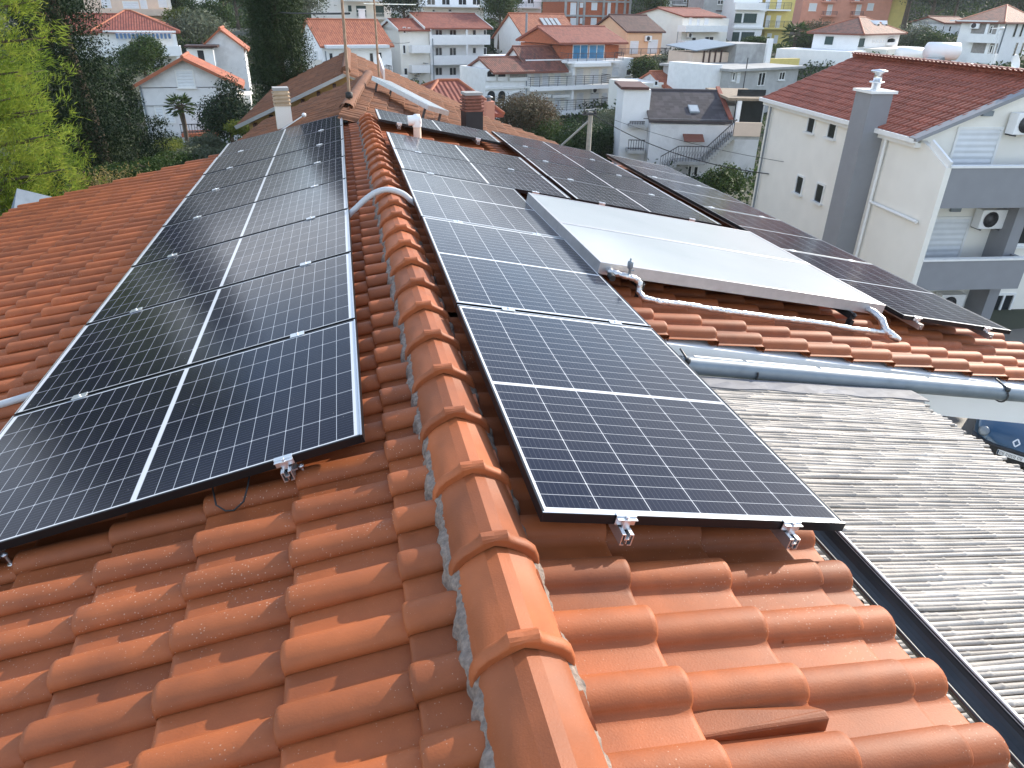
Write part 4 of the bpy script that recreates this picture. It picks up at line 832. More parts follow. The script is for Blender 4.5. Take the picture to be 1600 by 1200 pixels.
# --- hip roofed house with blue awning
H = House('hip_roof_house', 'white house with red hip roof and striped blue awning', 'house', (164, 100), 76, 10)
a1, ze = H.az(272, 49); zp = H.az(203, 17)[1]
H.wall(0, a1, 0, 9, ze - .1, MT['clean']); H.wall(-4, -.002, 2.5, 9, ze - .4, MT['clean']); H.hip(0, a1, 0, 9, ze, zp, MT['redroof'], ra=(a1 * .36, a1 * .44), over=.5, cap=MT['orangeroof']); 
H.gable(-5, a1 * .3, 2.5, 8.5, ze - .1, H.az(150, 27)[1] + .2, 'a', MT['redroof'], MT['clean'], over=.3)
H.boxpx('fascia', 160, 47.5, 275, 51, -.55, -.45, MT['trim']); 
B = MB(); q0, q1 = H.az(180, 52, -.9), H.az(268, 52, -.9)
for i in range(14): x0 = q0[0] + (q1[0] - q0[0]) * i / 14; x1 = q0[0] + (q1[0] - q0[0]) * (i + .62) / 14; B.box(x0, x1, -.95, -.90, q0[1] - .42, q0[1], H.fr())
B.build('awning_valance', mat('blue_awning', (.10, .18, .32), rough=.8), H.root); B = MB(); B.box(q0[0], q1[0], -.89, 0, q0[1] - .06, q0[1], H.fr()); B.build('awning_top', MT['shutter'], H.root)
H.win(201, 63, 210, 74, 'glass', n=1); H.win(229, 59, 239, 73, 'glass', n=1); H.win(184, 58, 200, 82, 'shutter', sill=False); H.win(212, 57, 228, 80, 'shutter', sill=False)
H.balc(176, 72, 282, 88, 1.4, 'solid', MT['clean']); H.box('column', a1 - .2, a1 + .1, -1.3, -1.0, H.zb, ze - .2, MT['clean'])
# --- pale apartment block top left
H = House('apartment_block', 'pale peach apartment block above the red hip roof', 'building', (272, 58), 98, 10)
a0, _ = H.az(135, 20); H.wall(a0, 0, 0, 11, H.az(272, -25)[1], MT['palepeach'])
H.balc(196, 14, 274, 24.5, 1.3, 'solid', MT['palepeach'], slab=.15); H.balc(120, 15, 195, 25, 1.2, 'solid', MT['palepeach'], slab=.15)
for r in ((158, -6, 173, 13), (192, 2, 217, 14), (247, -4, 261, 12), (219, 0, 230, 14)): H.win(*r, 'shutter', sill=False)
H.win(255, 27, 266, 37.5); H.win(215, 27, 226, 37); H.box('pilaster', -.02, .35, -.15, 6, H.zb, H.az(272, -25)[1] - .2, MT['cream'])
# --- white two storey house with glazed balcony
H = House('white_house', 'white house with long glazed balcony at the top left edge', 'house', (341, 45), 108, 10)
a0, _ = H.az(270, 20); H.wall(a0, 0, 0, 10, H.az(341, -28)[1], MT['dirty']); H.balc(268, -2, 341, 9, 1.6, 'solid', MT['clean']); H.gable(a0, 0, 0, 10, H.az(341, -28)[1], H.az(341, -48)[1], 'a', MT['oldred'], MT['dirty'])
for u in (276, 290, 306, 320): H.win(u, -14, u + 10, 6, 'glass', sill=False)
H.win(312, 15.5, 331, 31, 'glass', n=3); H.win(290, 16, 296.5, 28, 'green', n=1, sill=False); H.boxpx('canopy', 299, 9.5, 331, 12, -1.2, .0, MT['trim']); H.balc(305, 28, 336, 35, 1., 'solid', MT['clean'])
# --- white house with orange roof
H = House('orange_roof_house', 'white house with bright orange tiled roof left of the balcony block', 'house', (508, 122), 78, 18)
a1, ze = H.az(611, 69); zr = H.az(488, 31)[1]
H.wall(0, a1, 0, 8, ze - .3, MT['clean']); H.gable(0, a1, 0, 8, ze, zr, 'a', MT['orangeroof'], MT['clean'], over=.25)
H.boxpx('awning', 511, 71, 609, 75, -1.1, -.05, MT['shutter']); H.win(514, 82, 521, 101, 'glass', n=1, sill=False); H.win(533, 82, 552, 93, 'glass'); H.win(577, 82, 584, 103, 'glass', n=1, sill=False); H.win(590, 81, 597, 92, 'glass', n=1)
H.balc(508, 104, 612, 116, 1.5, 'rail'); H.pipe(508.5, 80, H.zb); H.box('side_annex', -2.6, -.02, .6, 5, H.zb, H.az(495, 95)[1], MT['cream']); H.win(489, 80, 497, 93, 'shutter', b=.6); H.chimney(a1 - .9, 5.5, ze, zr + .9, .55, MT['clean'])
# --- cream house with green shutters
H = House('cream_house', 'cream house with dark green shutters behind the orange roof', 'house', (512, 40), 104, 14)
a1, _ = H.az(611, 20); H.wall(0, a1, 0, 9, H.az(560, -12)[1], MT['cream']); H.gable(0, a1, 0, 9, H.az(560, -12)[1], H.az(560, -32)[1], 'a', MT['redroof'], MT['cream'])
for r in ((544, 8.5, 549, 18, 1), (557, 9, 572, 27, 2), (585, 9, 600, 27, 2)): H.win(*r[:4], 'green', n=r[4], sill=False)
H.balc(514, 20, 611, 30, 1.4, 'bars', MT['cream'], cap='same'); H.boxpx('canopy', 535, 0.5, 608, 3, -1.5, 0, MT['trim'])
# --- white flat blocks at the top edge
H = House('white_house', 'white block with flat roof at the top centre, behind trees', 'house', (612, 32), 122, 2)
H.wall(0, H.az(661, 20)[0], 0, 9, H.az(640, -25)[1], MT['clean']); H.win(614, -4, 626, 4.5, 'glass'); H.win(640, -6, 652, 4, 'glass'); H.boxpx('plinth', 612, 10, 634, 14, -.5, 0, MT['trim']); H.balc(634, 2, 660, 9, 1, 'solid')
H = House('terraced_house', 'white house with deep roof terrace above the balcony block', 'house', (663, 30), 116, 2)
a1, _ = H.az(756, 20); H.wall(0, a1, 0, 10, H.az(700, 11)[1], MT['cream']); H.wall(0, a1, 3, 10, H.az(700, -25)[1], MT['clean']); H.boxpx('terrace_slab', 660, 9.5, 762, 12.5, -1.2, 4, MT['trim'])
for u in (667, 690, 716, 738): H.win(u, -10, u + 13, 8, 'glass', b=3, sill=False)
H.win(675, 14.5, 680, 19, 'glass', n=1); H.win(700, 14, 706, 19, 'glass', n=1)
H = House('white_house', 'white house with small balconies beside the brick building', 'house', (770, 30), 128, 2)
a1, _ = H.az(846, 10); H.wall(0, a1, 0, 9, H.az(800, -30)[1], MT['clean']); H.balc(798, 3, 846, 13, 1.2, 'rail'); H.win(779, -3, 790, 2, 'glass'); H.win(806, -6, 816, 6, 'glass', sill=False); H.win(824, -6, 834, 6, 'glass', sill=False)
# --- white balcony block
H = House('balcony_block', 'white three storey block with long white balconies and red roof', 'building', (675, 142), 95, 17)
a1, ze = H.az(765, 42); zr = H.az(700, 21)[1]; al, _ = H.az(628, 90)
H.wall(0, a1, 1.5, 10, ze - .25, MT['clean']); H.wall(al, -.002, 0.4, 9, H.az(640, 44)[1], MT['cream'])
H.gable(-.2, a1, .4, 9.6, ze, zr, 'a', MT['redroof'], MT['clean'], over=.45, verge=MT['trim']); H.gable(al, -.3, .2, 6.5, H.az(640, 45)[1], H.az(640, 29)[1] - .1, 'a', MT['redroof'], MT['clean'], over=.35, verge=MT['trim'])
for v0, v1 in ((54.5, 70), (86.5, 101), (117, 132)): H.balc(673.5, v0, 766, v1, 1.5, 'solid', MT['clean'], b=1.5)
for v in (46, 74, 105): H.win(680, v, 691, v + 13, 'glass', b=1.5, sill=False); H.win(702, v, 713, v + 13, 'glass', b=1.5, sill=False); H.win(738, v, 744, v + 10, 'glass', b=1.5, n=1); H.win(755, v, 760, v + 14, 'glass', b=1.5, n=1, sill=False)
H.box('column', a1 * .6, a1 * .6 + .22, .02, .25, H.zb, ze - .2, MT['clean']); H.box('column', 0, .22, .02, .25, H.zb, ze - .2, MT['clean'])
for v0, v1 in ((71, 83), (102, 114)): H.balc(644, v0, 672, v1, 1.2, 'solid', MT['clean'], b=.4)
for r in ((629.5, 42, 634, 52), (629, 70, 634, 84), (631, 106, 637, 118), (637, 43, 641, 50)): H.win(*r, 'glass', b=.4, n=1)
H.pipe(676, 60, H.zb); 
B = MB()
for k in range(9): x, z = al + .9 + .25 * k, H.az(640, 131)[1] + .0 + .28 * k; B.box(x, x + .3, -.6, .38, z, z + .1, H.fr())
B.build('stairs', MT['concrete'], H.root); H.box('basement_wall', .4, a1, .1, 1.4, H.zb, H.az(675, 134)[1], MT['brick']); H.box('garden_wall', al - 3, al - .2, -2, -1.6, H.zb, H.az(624, 115)[1], MT['whitewall'])
# --- big apartment house in the middle
H = House('apartment_house', 'large white apartment house with arches, balconies and blue windows', 'building', (831, 207), 75, 17)
aR_, _ = H.az(1000, 150); aT0, zt = H.az(893, 68); aT1, _ = H.az(975, 64); _, zr = H.az(900, 41); z3 = H.az(893, 97)[1]
H.wall(-.1, aR_ - .3, 1.4, 11, z3 + .2, MT['whitewall']); H.wall(-5.4, -.102, .3, 6, H.az(790, 108)[1], MT['whitewall'])
H.box('upper_wall', aT0 - .2, aT1 + .6, 1.6, 10, z3 + .2, zt - .25, MT['brick']); H.gable(aT0 - .7, aT1 + .9, 1.0, 9.5, zt + .15, zr - .1, 'a', MT['redroof'], MT['brick'], over=.3, th=.2)
H.gable(-.3, aT0 - .45, .3, 6.5, H.az(850, 108)[1], H.az(830, 80)[1] + .3, 'a', MT['oldred'], MT['whitewall'], over=.3, th=.2); H.gable(-4.7, -.4, -.4, 5.6, H.az(800, 109)[1] - .05, H.az(790, 90)[1] - .1, 'a', MT['oldred'], MT['whitewall'], over=.25, th=.2)
for u in (894.5, 920): H.win(u, 69.5, u + 24, 94, 'blueglass', b=1.6, n=2, sill=False)
H.balc(888, 83, 975, 98.5, 1.5, 'rail', b=1.5); H.boxpx('awning', 898, 99.5, 955, 103.5, -.5, 1.35, MT['trim'])
H.box('loggia_wall', -.08, H.az(953, 150, 1.4)[0], 1.33, 1.398, H.az(890, 185)[1], z3, MT['cream'])
for v0, v1 in ((119, 140.5), (156.5, 179.5)):
    H.balc(829, v0, 954, v1, 1.6, 'rail', b=1.33, slab=.42)
    for u in (833, 864): H.boxpx('awning_box', u, v0 - 8, u + 28, v0 - 4.5, .4, .8, MT['trim'])
    for u, w_ in ((834, 10), (847, 10), (866, 10), (900, 11), (921, 14), (940, 8)): H.win(u, v0 - 12, u + w_, v1 - 7, 'shutter', b=1.33, sill=False)
for u in (893.5,): H.box('pier', H.az(u, 150)[0], H.az(u, 150)[0] + .25, 0, 1.38, H.zb, z3, MT['clean'])
H.box('garage_opening', H.az(846, 195)[0], H.az(874, 195)[0], 1.25, 1.299, H.zb, H.az(860, 184)[1], MT['glass'])
H.box('ground_wall', -.08, H.az(953, 150)[0], 1.30, 1.396, H.zb, H.az(890, 180)[1], MT['lgrey']); H.win(897, 187, 904, 195, 'glass', b=1.3, n=1); H.win(953, 104, 967, 119, 'shutter', b=1.4); H.win(953, 143, 965, 158, 'shutter', b=1.4); H.win(957, 175, 965, 180, 'glass', b=1.4, n=1); H.acm(8.6, H.az(944, 142)[1], 1.4); H.pipe(823, 115, H.zb, b=.2)
def arch(Hs, u0, v0, u1, v1, b, m=None):
    (a0, z1), (a1, z0) = Hs.az(u0, v0, b), Hs.az(u1, v1, b); r = (a1 - a0) / 2; hh = min(r, (z1 - z0) * .3); P = [(a0, z0), (a1, z0)] + [((a0 + a1) / 2 + r * math.cos(t), z1 - hh + hh * math.sin(t)) for t in np.linspace(0, math.pi, 9)]
    o = MB().add([Hs.w(a, b - .03, z) for a, z in P], [tuple(range(len(P)))]).add([Hs.w(a, b + .0, z) for a, z in P], [tuple(range(len(P)))[::-1]]).build('arched_opening', m or MT['glass'], Hs.root)
    T = MB().tube([Hs.w(a, b - .05, z) for a, z in P[1:] + P[:1]], .07, 6).build('arch_surround', MT['trim'], o); MB().box(a0, a1, b - .22, b - .05, z0, z0 + (z1 - z0) * .38, Hs.fr()).build('parapet', MT['clean'], o)
dkr = mat('shaded_loggia_wall', (.30, .28, .26), rough=.9)  # darker grey puts the loggia shade into the wall colour
for v0, v1 in ((109, 126), (141, 168)):
    for u0, u1 in ((760, 774), (777, 790)): arch(H, u0, v0, u1, v1, .3, MT['glass'])
    arch(H, 795, v0 + 3, 822, v1, .3, dkr)  # wide arch filled flat with the painted loggia shade
H.box('floor_band', -5.45, -.1, .1, .3, H.az(790, 136)[1] - .2, H.az(790, 136)[1], MT['trim']); H.box('terrace_wall', 4.2, 9.5, -4, -3.7, H.zb, H.az(905, 200)[1], MT['wood'])
H.box('side_stair_wall', aR_ - .3, aR_ + 1.1, 3, 8, H.zb, H.az(990, 108)[1], MT['whitewall'])
for v in (108, 150): H.win(978, v, 986, v + 10, 'glass', b=1.4, n=1)
# --- orange roofed house with four solar panels
H = House('orange_roof_house', 'white house with orange roof carrying a short row of solar panels', 'house', (822, 92), 97, 18)
a1, _ = H.az(905, 60); ze = H.az(823, 60)[1]; H.wall(0, a1, 0, 8.5, ze - .3, MT['clean']); o = H.gable(0, a1, 0, 8.5, ze, H.az(810, 21)[1], 'a', MT['orangeroof'], MT['clean'], over=.3)
zr = H.az(810, 21)[1]; k = (zr - ze) / 4.25
for i in range(4):
    u = 847 + i * 7.3; a, _ = H.az(u, 34, 2.6); a2 = a + .55
    B = MB(); f = lambda q, t, e: H.w(q, t, ze + k * t + e); B.add([f(q, t, e) for e in (.05, .14) for t in (2.0, 3.3) for q in (a, a2)], [(0, 2, 3, 1), (4, 5, 7, 6), (0, 1, 5, 4), (2, 6, 7, 3), (0, 4, 6, 2), (1, 3, 7, 5)]); B.build('roof_panel', MT['collector'], H.root)
MB().tube([H.w(-.25, -.3, H.zb), H.w(-.25, -.3, H.az(800, 20)[1])], .14, 8).build('flue', MT['grey'], H.root); H.win(810, 66, 818, 78, 'shutter')
# --- unfinished brick building
H = House('brick_building', 'unfinished red brick building with concrete frame and white shutters', 'building', (883, 52), 112, 8)
a1, _ = H.az(985, 30); zt = H.az(930, -40)[1]; H.wall(0, a1, .3, 9, zt, MT['brick'])
for v in (25, 49, 2): z = H.az(930, v)[1]; H.box('floor_slab', -.1, a1 + .1, .1, 9.2, z - .12, z + .12, MT['concrete'])
for u in (884, 903, 913, 943, 963, 976, 984): a, _ = H.az(u, 30); H.box('concrete_column', a - .16, a + .16, .12, .32, H.zb, zt, MT['concrete'])
for r in ((891, 4, 900, 25), (906, 4, 911, 12), (924, 4, 933, 16), (891, 28, 900, 41), (906, 28, 911, 37), (923, 28, 932, 39), (949, 2, 954, 24)): H.win(*r, 'shutter', b=.3, sill=False)
# --- peach house with dark roof
H = House('peach_house', 'peach house with dark brown roof and terrace on columns', 'house', (978, 108), 86, 12)
a1, _ = H.az(1034, 60); ze = H.az(976, 47)[1]; zr = H.az(955, 23)[1]; H.wall(-.2, a1, 0, 8, ze - .3, MT['peach']); H.gable(-.2, a1, 0, 8, ze, zr, 'a', MT['brownroof'], MT['peach'], over=.3)
H.win(984, 64, 997, 84, 'shutter', sill=False); H.win(1012, 62, 1027, 84, 'shutter', sill=False); H.acm(*H.az(1011, 60), 0); H.balc(972, 76, 1046, 89, 1.7, 'rail', MT['peach']); H.win(1014, 92, 1024, 105, 'shutter', sill=False)
for u in (987, 1015, 1043): a, _ = H.az(u, 95, -1.6); H.box('column', a - .13, a + .13, -1.68, -1.42, H.zb, H.az(u, 90, -1.6)[1], MT['peach'])
# --- cream gabled house right of it
H = House('cream_house', 'cream house with small red roof and white balconies', 'house', (1060, 95), 96, 20)
a1, _ = H.az(1135, 60); ze = H.az(1064, 24)[1]; H.wall(0, a1, 0, 9.5, ze - .3, MT['cream']); H.gable(0, a1 * .86, 0, 9.5, ze, H.az(1055, 13)[1] + .1, 'a', MT['redroof'], MT['cream'], over=.3)
for r in ((1076, 27, 1081, 39), (1088, 29, 1093, 45), (1100, 28, 1107, 39)): H.win(*r, 'shutter', sill=False)
H.balc(1072, 40, 1138, 50, 1.5, 'solid', MT['clean']); H.balc(1071, 63, 1122, 79, 1.3, 'solid', MT['clean']); H.win(1080, 58, 1087, 72, 'glass', n=1, sill=False); H.win(1100, 57, 1114, 77, 'glass', sill=False); H.win(1080, 84, 1092, 95, 'shutter'); H.acm(*H.az(1075, 55), -.1); H.pipe(1060.5, 40, H.zb)
H = House('tall_grey_house', 'tall pale grey house behind the cream one', 'house', (1092, 68), 112, -10)
a1, _ = H.az(1150, 20); H.wall(0, a1, 0, 9, H.az(1120, -30)[1], MT['lgrey']); H.win(1121, 0, 1130, 7, 'glass'); H.win(1120, 22, 1127, 33, 'glass'); H.boxpx('sill', 1119, 16, 1130, 18, -.15, 0, MT['brown'])
H = House('glazed_porch_house', 'white house with green framed glazed porches on two floors', 'house', (1143, 68), 104, -12)
a1, _ = H.az(1192, 40); H.wall(0, a1, 0, 8, H.az(1165, 4)[1], MT['clean'])
for u, v, n in ((1148, 21, 3), (1162, 21, 5), (1144, 50, 3), (1158, 50, 5)): H.win(u, v, u + n * 4.6 - 3, v + 14, 'green', n=n)
for v in (16, 43.5): z = H.az(1165, v)[1]; H.box('floor_band', -.2, a1 + .1, -.25, 0, z - .12, z + .1, MT['trim'])
H.balc(1150, 4, 1192, 15.5, .8, 'solid', MT['clean']); H.box('setback_wall', 0, a1, 2, 8, H.az(1165, 4)[1] + .002, H.az(1165, -25)[1], MT['clean'])
H = House('yellow_house', 'yellow house with balconies next to the glazed porches', 'house', (1191, 76), 105, -12)
a1, _ = H.az(1236, 40); H.wall(0, a1, 0, 8, H.az(1210, -25)[1], MT['yellow']); H.balc(1190, 33, 1238, 46, 1.3, 'rail', MT['yellow']); H.balc(1190, 4, 1238, 17, 1.3, 'rail', MT['clean'])
for r in ((1196, 24, 1203, 44), (1212, 24, 1219, 44), (1198, 52, 1205, 66), (1209, 55, 1215, 68), (1196, -6, 1203, 14), (1214, -6, 1221, 14)): H.win(*r, 'shutter', sill=False)
# --- salmon apartment block
H = House('salmon_block', 'salmon pink apartment block at the top right', 'building', (1246, 50), 122, -22)
a1, _ = H.az(1390, 20); H.wall(0, a1, 0, 11, H.az(1300, -35)[1], MT['pink']); 
for r in ((1264, 5, 1276, 17), (1355, 5, 1365, 16), (1264, -18, 1276, -8)): H.win(*r, 'shutter')
for u0, u1 in ((1287, 1309), (1332, 1350)):
    for v in (18, -4): H.balc(u0, v, u1, v + 8, 1.2, 'rail', MT['pink']); H.win(u0 + 5, v - 11, u0 + 13, v + 6, 'shutter', sill=False)
H.box('corner_wall', a1 + .002, a1 + 2.5, .5, 9, H.zb, H.az(1300, -35)[1], MT['yellow'])
# --- white villa with hip roof and dormers
H = House('hip_roof_villa', 'white villa with brown hip roof, twin dormers and terrace wall', 'house', (1336, 92), 74, 34)
a0 = 0.; a1, _ = H.az(1405, 60); ze = H.az(1336, 53)[1]; zr = H.az(1360, 27, 4)[1]
_p = hit(1271, 58, H.P0, H.ex); bL = (_p - H.P0) @ H.ey
H.wall(0, a1, 0, bL, ze - .1, MT['clean']); H.hip(0, a1, 0, bL, ze, zr, MT['oldred'], ra=(a1 * .42, a1 * .58), over=.6, cap=MT['orangeroof'])
MB().box(-.05, .02, bL * .55, bL * .55 + .9, H.az(1336, 72)[1], H.az(1336, 59)[1], H.fr()).build('side_window', MT['green'], H.root)
H.win(1342, 60, 1350, 72, 'green', n=1); arch(H, 1386, 59, 1396, 70, 0)
for i in range(4): H.win(1363 + i * 5.5, 62, 1366.5 + i * 5.5, 67, 'shutter', sill=False)
for u in (1358, 1370.5):
    a, z = H.az(u, 40, 1.9); B = MB(); B.add([H.w(a + q, t, z + h) for t in (0.9, 2.6) for q, h in ((-.42, -.35), (.42, -.35), (.42, .2), (0, .55), (-.42, .2))], [(0, 1, 2, 3, 4), (9, 8, 7, 6, 5)] + [(i, 5 + i, 5 + (i + 1) % 5, (i + 1) % 5) for i in range(5)]); o = B.build('dormer', MT['clean'], H.root); MB().box(a - .28, a + .28, .86, .9, z - .25, z + .18, H.fr()).build('dormer_window', MT['glass'], o)
z = H.az(1320, 80)[1]; H.box('terrace', -4.5, -.012, -1, bL + 2, H.zb, z, MT['clean']); H.box('terrace', 2, a1 + 1.5, -2.4, -.012, H.zb, H.az(1390, 73)[1], MT['cream'])
# --- small orange roofed house
H = House('small_house', 'small old house with orange roof behind the dark roofed one', 'house', (1046, 152), 66, 8)
a0, _ = H.az(1000, 140); a1, _ = H.az(1112, 140); ze = H.az(1043, 139)[1]; zr = H.az(1030, 116)[1]; H.wall(-.3, a1, 0, 6.5, ze - .2, MT['dirty']); H.gable(-.3, a1, 0, 6.5, ze, zr, 'a', MT['orangeroof'], MT['dirty'], over=.2); H.win(1022, 126, 1028, 134, 'glass', n=1)
H.box('lean_shed', -3.6, -.31, .8, 5.5, H.zb, H.az(1010, 131)[1], MT['cream']); H.win(1023, 127, 1028, 133, 'glass', b=.8, n=1)
# --- house with dark slate roof, outside stair and red awning
H = House('slate_roof_house', 'white house with dark slate roof, skylight and outside stair', 'house', (1010, 262), 43, -14)
a1, _ = H.az(1150, 220); ze = H.az(1010, 186)[1]; zr = H.az(1050, 141, 4.1)[1]; 
H.wall(0, a1 - .1, 0, 7, ze - .25, MT['dirty']); H.gable(0, a1 - .6, 0, 8, ze, zr, 'a', MT['darkroof'], MT['dirty'], over=.15, th=.14, rt=.52)
k = (zr - ze) / (8 * .52); f = lambda a, t, e: H.w(a, t, ze + k * t + e); aq, _ = H.az(1075, 170, 1.6); B = MB()
B.add([f(q, t, e) for e in (.0, .1) for t in (.9, 1.85) for q in (aq, aq + .62)], [(0, 2, 3, 1), (4, 5, 7, 6), (0, 1, 5, 4), (2, 6, 7, 3), (0, 4, 6, 2), (1, 3, 7, 5)]); o = B.build('skylight', MT['zinc'], H.root); MB().add([f(aq + .06, .97, .105), f(aq + .56, .97, .105), f(aq + .56, 1.78, .105), f(aq + .06, 1.78, .105)], [(0, 1, 2, 3)]).build('pane', MT['collector'], o)
B = MB(); B.add([f(q, t, e) for e in (.02, .12) for t in (.1, 4.6) for q in (a1 - .62, a1 - .36)], [(0, 2, 3, 1), (4, 5, 7, 6), (0, 1, 5, 4), (2, 6, 7, 3), (0, 4, 6, 2), (1, 3, 7, 5)]); B.build('verge_tiles', MT['redroof'], H.root)
B = MB(); B.add([f(q, t, e) for e in (.02, .12) for t in (3.0, 4.6) for q in (-.1, .16)], [(0, 2, 3, 1), (4, 5, 7, 6), (0, 1, 5, 4), (2, 6, 7, 3), (0, 4, 6, 2), (1, 3, 7, 5)]); B.build('verge_tiles', MT['redroof'], H.root)
H.boxpx('eaves_gutter', 1006, 185, 1152, 189, -.3, -.14, MT['rail'])
(q0, z0), (q1, _) = H.az(1067, 209), H.az(1097, 217); B = MB(); B.add([H.w(q0, 0, z0), H.w(q1, 0, z0), H.w(q1, -.75, z0 - .3), H.w(q0, -.75, z0 - .3), H.w(q0, 0, z0 - .06), H.w(q1, 0, z0 - .06), H.w(q1, -.75, z0 - .36), H.w(q0, -.75, z0 - .36)], [(0, 1, 2, 3), (7, 6, 5, 4), (3, 2, 6, 7), (0, 3, 7, 4), (1, 5, 6, 2)]); B.build('door_canopy', MT['oldred'], H.root)
H.win(1074, 258, 1081, 274, 'glass', n=1); H.win(1083, 259, 1091, 275, 'glass', n=1)
# stair climbing to the right along the wall, with landing
land0, zl0 = H.az(1058, 252, -1.2); land1, _ = H.az(1102, 252, -1.2); top, zt = H.az(1148, 211, -1.2)
H.box('landing', land0, land1, -1.2, -.01, zl0 - .2, zl0, MT['concrete']); n_ = 11
for k_ in range(n_): x = land1 + (top - land1) * k_ / n_; z = zl0 + (zt - zl0) * (k_ + 1) / n_; H.box('stair_step', x, x + (top - land1) / n_ - .004, -1.2, -.012, z - .28, z, MT['concrete'])
H.box('upper_landing', top, top + 1.5, -1.2, -.014, zt - .25, zt, MT['concrete']); H.box('upper_parapet', top - .1, top + 1.5, -1.3, -1.19, zt - .05, zt + .75, MT['palepeach'])
down0, zd = H.az(1030, 268, -1.2); B = MB(); R_ = MB()
for k_ in range(7): x = land0 + (down0 - land0) * k_ / 7; z = zl0 + (zd - zl0) * (k_ + 1) / 7; B.box(min(x, x + (down0 - land0) / 7), max(x, x + (down0 - land0) / 7), -1.2, -.016, z - .3, z, H.fr())
B.build('lower_stair', MT['concrete'], H.root)
seq = [(down0, zd), (land0, zl0), (land1, zl0), (top, zt)]
for (x0, z0), (x1, z1) in zip(seq[:-1], seq[1:]):
    m_ = max(3, int(math.hypot(x1 - x0, z1 - z0) / .16)); R_.bar(H.w(x0, -1.18, z0 + .9), H.w(x1, -1.18, z1 + .9), .05)
    for i in range(m_): t = i / m_; x, z = x0 + (x1 - x0) * t, z0 + (z1 - z0) * t; R_.bar(H.w(x, -1.18, z), H.w(x, -1.18, z + .9), .022); R_.bar(H.w(x, -1.18, z + .3), H.w(x + .12, -1.18, z + .6), .018)
R_.build('stair_railing', MT['rail'], H.root)
H.wall(a1 - .1, a1 + 2.2, 2.5, 7.5, ze + .6, MT['dirty'], part='side_wing'); H.box('porch_roof', a1 - .6, a1 + 2.3, 1.0, 7.6, zr - .25, zr - .1, MT['wood']); H.box('porch_column', a1 + .0, a1 + .25, .9, 1.15, zt, zr - .26, MT['clean']); H.box('dark_porch', a1 + .3, a1 + 2.1, 2.44, 2.49, ze - .7, ze + 1.6, MT['glass'])  # last box: flat dark sheet painting the shade under the porch roof
H.wall(-1.7, -.002, 1.2, 5, H.az(1000, 140, 1.2)[1], MT['clean'], part='left_wing'); H.box('wing_roof', -1.9, -.16, 1.0, 5.2, H.az(1000, 140, 1.2)[1] + .002, H.az(1000, 140, 1.2)[1] + .16, MT['brownroof']); H.balc(982, 219, 1008, 240, 1.2, 'bars', MT['lgrey'], b=1.2); H.balc(984, 190, 1008, 200, .8, 'bars', MT['lgrey'], b=1.2)
# --- grey flat roofed house, concrete terrace and lean-to shed
H = House('flat_roof_house', 'grey flat roofed house with white windows beside the red roof', 'house', (1136, 152), 62, 24)
a1, _ = H.az(1246, 120); zt = H.az(1136, 108)[1]; H.wall(0, a1, 0, 8, zt - .2, MT['lgrey']); H.box('roof_slab', -.3, a1 + .4, -.5, 8.3, zt - .2, zt, MT['concrete'])
H.win(1184, 113, 1195, 134, 'glass', sill=False); H.win(1217, 112, 1226, 125, 'glass'); H.win(1144, 113, 1148, 126, 'glass', n=1); H.win(1151, 113, 1156, 130, 'shutter', sill=False); MB().tube([H.w(1.6, -.4, zt - 3), H.w(1.6, -.4, zt + .9)], .05, 8).build('pole', MT['rail'], H.root)
H.box('light_well_wall', -1.5, -.002, 1, 6, H.zb, zt + .3, MT['whitewall'])
H = House('concrete_terrace', 'bare concrete terrace wall with lean-to roof above the grey house', 'wall', (1147, 100), 70, 12)
a1, _ = H.az(1206, 80); zt = H.az(1150, 68.5)[1]; H.wall(0, a1, 0, 5, zt, MT['concrete']); a0, _ = H.az(1092, 90); H.wall(a0, -.002, 1, 5, H.az(1110, 83)[1], MT['palepeach'], part='shed_wall')
for u in (1110, 1119, 1128, 1137): a, _ = H.az(u, 85); H.box('shed_post', a - .08, a + .08, .92, .998, H.zb, H.az(1110, 80)[1], MT['brown'])
B = MB(); B.add([H.w(a0 - .3, .2, H.az(1092, 79)[1]), H.w(.1, .2, H.az(1148, 69)[1]), H.w(.1, 5.2, H.az(1148, 69)[1] + .3), H.w(a0 - .3, 5.2, H.az(1092, 79)[1] + .3)], [(0, 1, 2, 3)]); o = B.build('shed_roof', MT['zinc'], H.root); sd = o.modifiers.new('t', 'SOLIDIFY'); sd.thickness = .08
H.box('white_pier', a1 - .9, a1 - .3, -.3, 0, H.zb, H.az(1205, 60)[1], MT['clean']); H.box('low_wall', a1 + .2, a1 + 4.5, .5, 1, H.zb, H.az(1230, 92)[1], MT['yellow'])
# --- right white apartment block
H = House('white_block', 'white apartment block with recessed balconies at the right edge', 'building', (1483, 105), 72, -58)
aC, _ = H.az(1556, 60); ze = H.az(1487, 33)[1]
H.wall(0, aC, 0, 16, ze - .1, MT['clean']); H.hip(0, aC, 0, 16, ze, ze + 1.7, MT['oldred'], over=.5, ra=(aC * .5 - .01, aC * .5 + .01), cap=MT['orangeroof']); H.boxpx('eave_band', 1484, 31, 1558, 34.5, -.5, .02, MT['trim'])
for v0, v1 in ((53, 67), (83.5, 99)):
    H.boxpx('loggia_recess', 1521, v0 - 17, 1555, v0 + 1, -.03, .02, dkr); H.balc(1513, v0, 1556, v1, 1.0, 'solid', MT['clean']); a, z = H.az(1541, v0); H.box('loggia_pier', a - .13, a + .13, -.35, -.03, z - .3, H.az(1541, v0 - 17)[1], MT['clean']); H.win(1546, v0 - 13, 1551, v0, 'glass', b=-.03, n=1, sill=False)  # flat panel coloured as loggia shade; the wall itself is not recessed
H.acm(*H.az(1525, 40), -.03)
